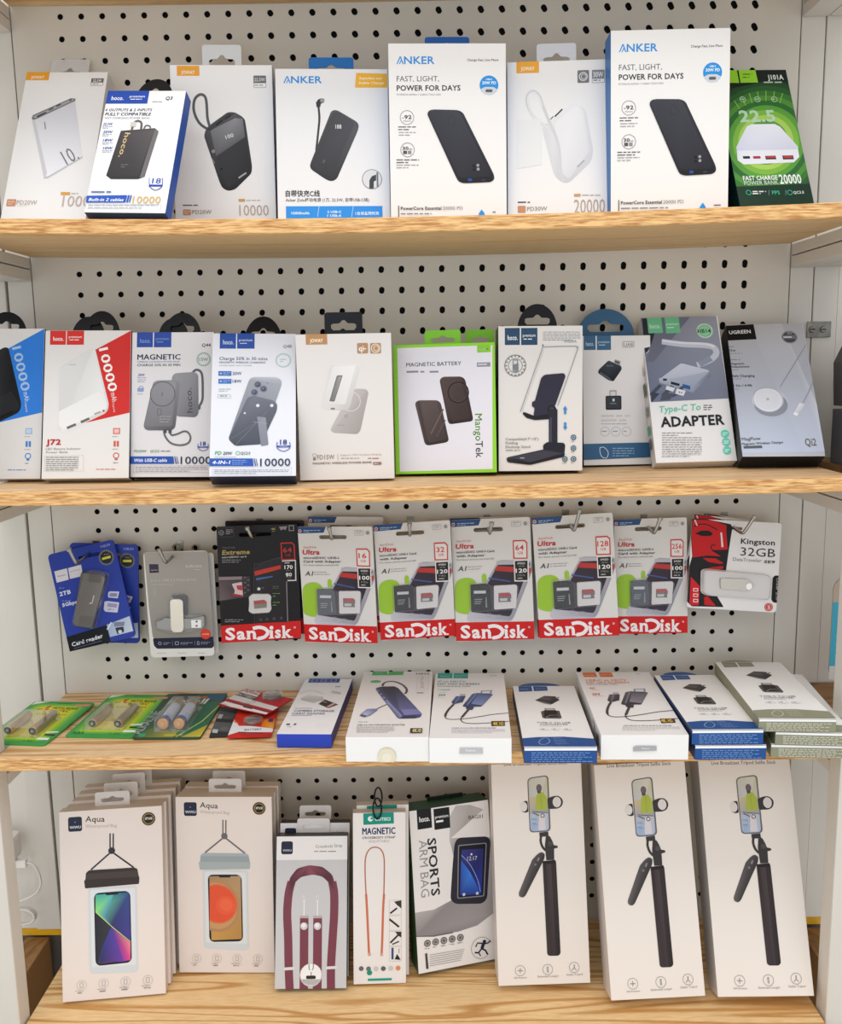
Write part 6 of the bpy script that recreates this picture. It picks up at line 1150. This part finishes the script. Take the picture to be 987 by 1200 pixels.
def stack(base, n, dx, dy, dz, tabs, lab, grp):
    P = POSE[base]
    for k in range(1, n+1):
        q = list(P); q[0] += dx*k; q[1] += dy*k; q[2] = BZ + .003 + 0*k; q[5] = P[5]*.5; q[7] = P[7]*.985; q[2] = P[2] - .0005
        i = aqua(None, lab[k-1], None, None, q, full=False)
        if k <= len(tabs): t = tabs[k-1]; i.crop(t[0]).tab('rect', t[1], t[2], t[3], TB)
i = aqua('A1', 'front white pouch carton at lower left, black strap and a phone with a prism screen', ('#3b3331', '#35343a', '#4a413e'), 'prism')
i.crop('N1').tab('rect', 417, 570, 178, TB)
stack('A1', 4, .0010, .0187, 0, [('N1', 456, 605, 138), ('N1', 494, 637, 98), ('N1', 530, 666, 62)], ['second white pouch carton, right behind the front one at lower left', 'third white pouch carton in the lower left row, counted from the front', 'fourth white pouch carton in the lower left row, counted from the front', 'rearmost white pouch carton of the lower left row'], 0)
i = aqua('A2', 'front white pouch carton right of the lower left row, grey strap and orange phone screen', ('#a9b3b5', '#6f6a6c', '#9aa5a8'), 'orange')
i.crop('N2').tab('rect', 226, 385, 93, TB)
stack('A2', 2, .0015, .0187, 0, [('N2', 246, 402, 55)], ['second pouch carton behind the one with the orange phone screen', 'rearmost pouch carton behind the one with the orange phone screen'], 0)
# crossbody strap cartons
def strapbox(key, label, pose=None, full=True):
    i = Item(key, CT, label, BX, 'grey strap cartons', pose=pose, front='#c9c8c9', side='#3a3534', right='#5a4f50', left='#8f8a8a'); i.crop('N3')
    if not full: i.like(ITEMS['A3']); i.o = CROPS['N3']
    i.part('header_panel').P([(40, 275), (350, 270), (350, 378), (40, 381)], '#ebe8e7')
    i.part('brand_label').R_(70, 303, 117, 356, '#23283c', 8).T('WiWU', 76, 345, 112, 9, '#c9cbd6', 2)
    i.part('headline').T('Crossbody Strap', 212, 331, 322, 13, '#8a8583', 1, y1=326).B(206, 342, 320, 1, 9, '#8a8583', 5)
    if not full: return i
    i.part('strap_picture'); a, b, c = '#7a3f4c', '#5a2f3a', '#8a4a58'
    i.L([(104, 915), (100, 820), (98, 700), (94, 600), (100, 520), (112, 470)], 34, a)
    i.L([(275, 912), (275, 820), (282, 700), (288, 600), (288, 520), (280, 470)], 34, a)
    i.P([(98, 500), (104, 455), (135, 415), (185, 401), (240, 408), (280, 440), (296, 495), (290, 520), (272, 480), (240, 448), (200, 440), (150, 450), (120, 480), (108, 530), (100, 560)], [a, b, b, c, b, b, a, a, b, b, c, b, b, a, a], 12)
    i.P([(80, 824), (126, 821), (126, 833), (80, 836)], '#d9d6d6', 3).P([(254, 820), (300, 817), (300, 829), (254, 832)], '#d9d6d6', 3)
    for x0, x1, yb in ((145, 182, 914), (200, 238, 912)): i.P([(x0+2, 618), (x1, 614), (x1-2, yb), (x0, yb)], a).R_(x0+2, 610, x1, 620, '#b9a9a9').C((x0+x1)/2, 653, 15, '#cfc9c9').C((x0+x1)/2-2, 650, 9, '#ece9e9').L([((x0+x1)/2, 610), ((x0+x1)/2+1, 545)], 5, '#e9e9ea').RRo((x0+x1)/2-5, 526, (x0+x1)/2+5, 552, 4, 2, '#e9e9ea')
    i.C(192, 855, 46, '#c9c5c5').C(192, 853, 43, '#efedec').P([(152, 872), (232, 872), (224, 886), (205, 896), (180, 896), (160, 886)], '#b5b1b1').R_(172, 857, 212, 871, '#2e2b2d', 5).L([(184, 810), (184, 828), (188, 834)], 3, '#4a4547').L([(202, 808), (202, 826), (198, 834)], 3, '#4a4547').L([(193, 842), (193, 856)], 3, '#4a4547')
    return i
i = strapbox('A3', 'front grey carton picturing a burgundy shoulder strap'); i.end()
i.crop('N3').tab('rect', 136, 270, 208, TB)
q = list(POSE['A3']); q[1] += .0222; q[7] *= 1.03; q[0] += .001
i = strapbox(None, 'second grey strap carton, only its top edge showing behind the front one', q, False); i.end(); i.like(ITEMS['A3']); i.src = None; i.o = CROPS['N3']; i.tab('rect', 146, 276, 154, TB)
# magnetic strap carton, teal label
def coteci(key, label, pose=None, full=True):
    i = Item(key, CT, label, BX, 'narrow white strap cartons with teal labels', pose=pose, front='#ebe7e4', side='#d3cdc8', left='#c9c3be'); i.crop('N3')
    if not full: i.like(ITEMS['A4']); i.o = CROPS['N3']
    i.part('brand_label').P([(408, 188), (534, 181), (535, 229), (409, 235)], '#18907f', 3).T('COTECI', 456, 218, 520, 13, '#e3f1ee', 3).C(438, 210, 11, '#e3f1ee').C(443, 208, 5, '#18907f')
    if not full: return i
    i.part('headline').T('MAGNETIC', 404, 276, 541, 29, '#2c3f86', 3).T('CROSSBODY STRAP', 404, 293, 540, 9, '#4a4442', 2).T('ADJUSTABLE', 430, 308, 516, 10, '#b5aaa5', 0)
    i.part('strap_picture').L([(432, 770), (428, 690), (422, 560), (416, 440), (418, 370), (435, 335), (460, 327), (482, 338), (494, 370), (495, 440), (492, 560), (488, 690), (484, 770)], 5, '#b86a52').L([(432, 770), (429, 700), (424, 590), (420, 520)], 9, '#cd7152').L([(484, 770), (487, 700), (490, 590), (494, 520)], 9, '#cd7152').R_(427, 764, 440, 776, '#d9a595', 2).R_(478, 764, 490, 776, '#d9a595', 2)
    i.part('step_pictures')
    for k, y in enumerate((546, 610, 674, 738)): i.RRo(515, y, 566, y+60, 1, 1.5, '#c9c3bf')
    i.P([(536, 552), (566, 546), (566, 580), (548, 566)], '#3a3634').L([(520, 600), (548, 578)], 7, '#2b2829').L([(516, 624), (556, 656)], 8, '#2b2829').P([(540, 676), (566, 676), (566, 700), (552, 692)], '#3a3634').L([(520, 722), (552, 690)], 7, '#2b2829').L([(528, 728), (556, 716)], 5, '#2b2829').L([(529, 742), (529, 790)], 9, '#3a4f7a').P([(538, 790), (548, 768), (556, 780), (562, 792)], '#2b2829').L([(556, 745), (556, 765)], 2, '#2b2829')
    i.part('colour_dots')
    for x, y, c in ((400, 828, '#6a6a6c'), (430, 829, '#6f7274'), (461, 829, '#c9c9c5'), (491, 828, '#5f6264'), (522, 827, '#c9cac6'), (552, 826, '#dd8a68')): i.C(x, y, 10, c)
    i.part('teal_dot').C(434, 845, 11, '#1c9180').P([(427, 870), (526, 867), (526, 876), (427, 879)], '#1c9a8a', 3)
    return i
i = coteci('A4', 'front narrow white carton with an orange strap picture and teal label'); i.end()
q = list(POSE['A4']); q[1] += .0152; q[0] += .0035; q[7] *= 1.01
coteci(None, 'second narrow strap carton with teal label, behind the front one', q, False)
# black loop at the top of it
p = ITEMS['A4'].root.matrix_world @ Vector((-.002, .004, POSE['A4'][7])); g = G()
for cz, rx, rz, cx in ((.006, .0052, .012, 0), (.021, .0046, .011, .0015)):
    g.tube([(p.x + cx + rx*math.cos(t*.3), p.y - .004 + .003*math.sin(t*.3), p.z + cz + rz*math.sin(t*.3)) for t in range(22)], .0011, '#17171c', 8)
tag(g.build('elastic_loop', M_PLASTIC, smooth=True), 'black twisted loop standing up from the teal label strap cartons', 'cord')
# sports arm bag
POSE['A5'] = (POSE['A5'][0] - .0076, POSE['A5'][1] - .0020) + tuple(POSE['A5'][2:6]) + (.1050,) + tuple(POSE['A5'][7:])
i = Item('A5', CT, 'white carton with dark green sides, picturing an arm pouch with a phone', BX, front='#ebe7e5', side='#1f4a30', left='#24502f', top='#1f4a30').crop('N3')
i.part('arm_picture')
i.P([(790, 155), (850, 152), (900, 170), (930, 200), (945, 130), (990, 130), (990, 560), (945, 600), (880, 650), (800, 676), (700, 690), (626, 694), (612, 600), (700, 585), (775, 545), (790, 400), (765, 300), (766, 200)], ['#bfb9b7', '#b5afad', '#a9a3a2', '#c9c3c1', '#e0dcda', '#e0dcda', '#b5b0b0', '#a5a0a1', '#9a9697', '#8a8688', '#8f8b8d', '#8a8688', '#b5b0b0', '#a9a4a5', '#8f8a8b', '#8a8586', '#bdb7b6', '#c3bdbb'])
i.P([(770, 290), (935, 285), (945, 210), (990, 180), (990, 130), (935, 128), (905, 170)], '#e6e1df').P([(626, 694), (700, 690), (780, 675), (780, 682), (700, 697), (628, 698)], '#6f6b6d')
i.hoco(628, 170, 768, 246, '#1b1b1f'); ITEMS['A5'].end() if 0 else None
i.part('headline').T('BAG01', 843, 212, 902, 15, '#4a4547', 1, y1=206).T('SPORTS', 672, 293, 690, 36, '#2b292b', 2, y1=530).T('ARM BAG', 638, 300, 648, 34, '#9a9592', 0, y1=536)
i.part('product_picture').P([(785, 310), (800, 288), (920, 282), (934, 298), (920, 540), (900, 560), (790, 562), (768, 545), (776, 420)], '#2b2a34', 14).P([(800, 318), (918, 308), (908, 530), (796, 540)], '#8a8a96', 8).P([(804, 322), (914, 312), (904, 526), (800, 536)], '#1a1a22', 6)
i.P([(814, 338), (905, 332), (896, 520), (806, 526)], ['#3a3a80', '#2c2f6a', '#2a3aa0', '#1f2560'], 5).P([(812, 380), (850, 430), (885, 500), (890, 522), (808, 526)], ['#2f5fc0', '#3f7fe0', '#2a4fb5', '#24409a', '#2a3f90'], 5).L([(814, 360), (850, 400), (880, 460), (892, 510)], 2, '#9ab5f0').T('12:17', 838, 382, 878, 16, '#d9dced', 0, y1=379).C(855, 356, 4, '#e6e8f2').C(824, 522, 6, '#c9cde0').C(879, 517, 6, '#c9cde0')
i.part('feature_icons')
for k in range(5): x = 673 + k*34; y = 724 - k*6; i.C(x, y, 14, '#6a6564').Rg(x, y, 9, 2, '#c9c3c0').B(x-12, y+20, x+14, 1, 5, '#a9a3a0', 2.5)
i.part('caption').P([(663, 766), (672, 764), (678, 828), (668, 830)], '#4a4547')
for k in range(6): i.L([(682, 772 + k*9), (826 - k*3, 748 + k*9)], 2.4, '#a5a09d')
i.part('runner_mark').Rg(896, 742, 42, 2, '#9a9593', a0=20, a1=300); c = '#26253a'
i.C(908, 716, 7, c).L([(905, 722), (898, 745)], 13, c).L([(903, 724), (880, 722), (872, 738)], 5, c).L([(905, 726), (922, 722), (934, 712)], 5, c).L([(896, 745), (912, 752), (922, 770)], 6, c).L([(896, 746), (884, 762), (868, 762)], 6, c).L([(884, 762), (893, 776)], 4, c)
i.end(); q = i.root
tb = i.F(690, 160, i.t); g = G(); g.box(tb[0]-.006, tb[0]+.042, i.t-.004, i.t-.002, i.h-.003, i.h+.004, '#12201a'); g.build('hang_tab', M_PLASTIC, q)
# tripod selfie stick cartons
def selfie(key, label):
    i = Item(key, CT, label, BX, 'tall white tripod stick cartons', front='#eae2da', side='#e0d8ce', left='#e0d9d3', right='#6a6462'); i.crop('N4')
    if key != 'A6': i.like(ITEMS['A6']); i.o = CROPS['N4']; i.kz = 1.008 if key == 'A8' else None
    i.part('headline').T('Live Broadcast Tripod Selfie Stick', 112, 100, 382, 14, '#6a6260', 1, y1=93).T('Selfie Stick', 150, 74, 340, 24, '#4a4442', 2, y1=69)
    i.part('phone_picture').P([(211, 162), (222, 150), (290, 140), (301, 148), (311, 370), (300, 380), (232, 384), (221, 378)], '#6a676c', 9).P([(216, 164), (226, 154), (288, 145), (295, 152), (304, 366), (296, 375), (234, 379), (225, 372)], ['#c9c6b5', '#d3d0c0', '#d6d3c3', '#cfc9a0', '#a9b5cf', '#b5c0d6', '#9ab0d0', '#a5b5cf'], 7)
    i.P([(219, 235), (299, 225), (302, 300), (222, 305)], ['#c9b990', '#b9c070', '#9aa0a5', '#a9a5b0']).P([(250, 222), (262, 210), (280, 212), (292, 235), (296, 285), (246, 290)], '#aab648', 7).C(261, 194, 12, '#6f5f66', 16).P([(252, 205), (270, 203), (268, 216), (255, 218)], '#5a4a50', 3).L([(268, 222), (272, 285)], 2, '#8f9c35').L([(232, 294), (300, 300)], 3, '#5a5a6a').L([(235, 300), (262, 312)], 4, '#4a4550').P([(262, 305), (284, 303), (290, 372), (258, 374)], '#d9d0d6', 5).Rg(276, 312, 9, 3, '#33303a').L([(228, 325), (250, 327)], 3, '#8a9ac0').L([(230, 345), (250, 347)], 3, '#6a8ac5')
    for k in range(2): i.L([(229, 330 + k*22), (256, 329 + k*22)], 2, '#8aa5d0')
    i.part('product_picture'); d = '#3a3536'; e = '#4f4a4b'
    i.P([(296, 238), (325, 228), (345, 228), (360, 240), (364, 256), (356, 274), (340, 282), (300, 284)], d, 7).C(338, 254, 22, '#2e2a2c', 26).C(337, 254, 18, '#dcd6d4', 22)
    i.P([(212, 248), (198, 250), (184, 262), (181, 280), (190, 296), (204, 300), (216, 296)], d, 6).C(196, 274, 15, '#ddd7d4', 20)
    i.P([(262, 384), (300, 380), (302, 400), (264, 402)], d).L([(270, 398), (268, 420), (276, 445), (290, 460)], 10, d).P([(290, 400), (306, 398), (318, 420), (325, 440), (326, 500), (292, 502), (286, 440)], d, 4).P([(318, 436), (340, 440), (342, 448), (320, 454)], d, 3).C(309, 432, 10, e)
    i.part('remote_picture')
    i.P([(252, 478), (270, 466), (286, 474), (284, 495), (204, 652), (192, 662), (176, 656), (174, 642), (232, 500)], [e, e, d, d, '#3f3a3a', '#5a5454', '#6a6464', '#635d5c', e], 7).L([(262, 490), (255, 505)], 7, '#8a8585').C(245, 520, 5, '#7a7575')
    i.part('stick_picture')
    i.P([(276, 506), (330, 500), (334, 510), (353, 898), (344, 908), (304, 909), (296, 902)], ['#33292a', '#33292a', '#40363a', '#2a2224', '#2a2224', '#3d3335', '#3d3335'], 5).P([(290, 510), (312, 508), (332, 905), (312, 906)], ['#423638', '#4b3f41', '#3d3335', '#352b2d']).P([(276, 506), (330, 500), (332, 514), (278, 520)], '#241d1f')
    i.part('feature_icons')
    for (x, y), s_ in zip(((181, 972), (298, 967), (411, 958)), (0, 1, 2)):
        i.Rg(x, y, 22, 1.8, '#8f8a88'); 
        if s_ == 0: i.L([(x-11, y), (x+11, y)], 3, '#8f8a88').L([(x, y-11), (x, y+11)], 3, '#8f8a88')
        if s_ == 1: i.R_(x-4, y-12, x+4, y+12, '#8f8a88', 2).B(x-3, y-6, x+3, 3, 6, '#ebe7e4', 2)
        if s_ == 2: i.L([(x, y-13), (x, y+2)], 4, '#8f8a88').L([(x, y+2), (x-10, y+12)], 2.5, '#8f8a88').L([(x, y+2), (x+10, y+12)], 2.5, '#8f8a88')
    i.T('360 Rotation', 154, 1006, 210, 7, '#8f8a88', 0).T('Extended Length', 256, 1001, 343, 8, '#8f8a88', 0).T('Stable Tripod', 378, 993, 447, 8, '#8f8a88', 0)
    return i
selfie('A6', 'tall white tripod stick carton right of the arm pouch carton, leftmost of three')
selfie('A7', 'tall white tripod stick carton, middle one of three')
selfie('A8', 'tall white tripod stick carton beside the right front post, rightmost of three')
# ------------------------------------------------------------------ odds and ends in the neighbour bays
r = empty('charging_cable', (0, 0, 0), 'white charging cable coiled low behind the left front post', 'cable')
def PX(x, y, Y=-.03): q = onY(x, y, Y); return (q[0], q[1], q[2])
g = G(); pts = [PX(31, 1011), PX(37, 1012), PX(44, 1020), PX(48, 1034), PX(44, 1045), PX(36, 1051), PX(24, 1056), PX(14, 1062, -.026), PX(16, 1074, -.022)]
for k in range(30): t = k*.55; pts.append(PX(29 + 14*math.cos(t+3) - k*.1, 1072 + 9*math.sin(t+3) + k*.12, -.022 - .0004*k))
g.tube(smooth(pts, 3), .0016, '#dcd8d2', 8); g.build('cord', M_PLASTIC, r, smooth=True)
g = G(); a = PX(17, 1016); b = PX(31, 1007); g.box(a[0], b[0], -.034, -.026, a[2], b[2], '#ece9e4'); g.build('plug', M_PLASTIC, r, bevel=.0015)
g = G(); a = PX(-12, 1003, -.02); b = PX(22, 975, -.02); g.box(a[0], b[0], -.045, -.012, a[2], b[2], '#e6e2dd'); tag(g.build('charger', M_PLASTIC, bevel=.006), 'white charger block half hidden behind the left front post', 'charger')
i = Item(None, 'hanging_card', 'narrow card with beige top and teal print hanging at the far right edge', 'blister pack', pose=(onY(988, 700, -.07)[0] + .012, -.07, onY(985, 800, -.07)[2], 0, 0, 0, .048, onY(985, 675, -.07)[2] - onY(985, 800, -.07)[2], .002), front='#b5a493', cr=.018, body='backing_card')
i.n(100, 100); i.part('teal_print').R_(0, 24, 42, 84, '#3fa3bd').R_(42, 30, 100, 84, '#5faf8f').B(14, 55, 30, 4, 6, '#8fd0e0', 3).R_(0, 84, 100, 97, '#c9c9c9')


for i in ALL: i.end()
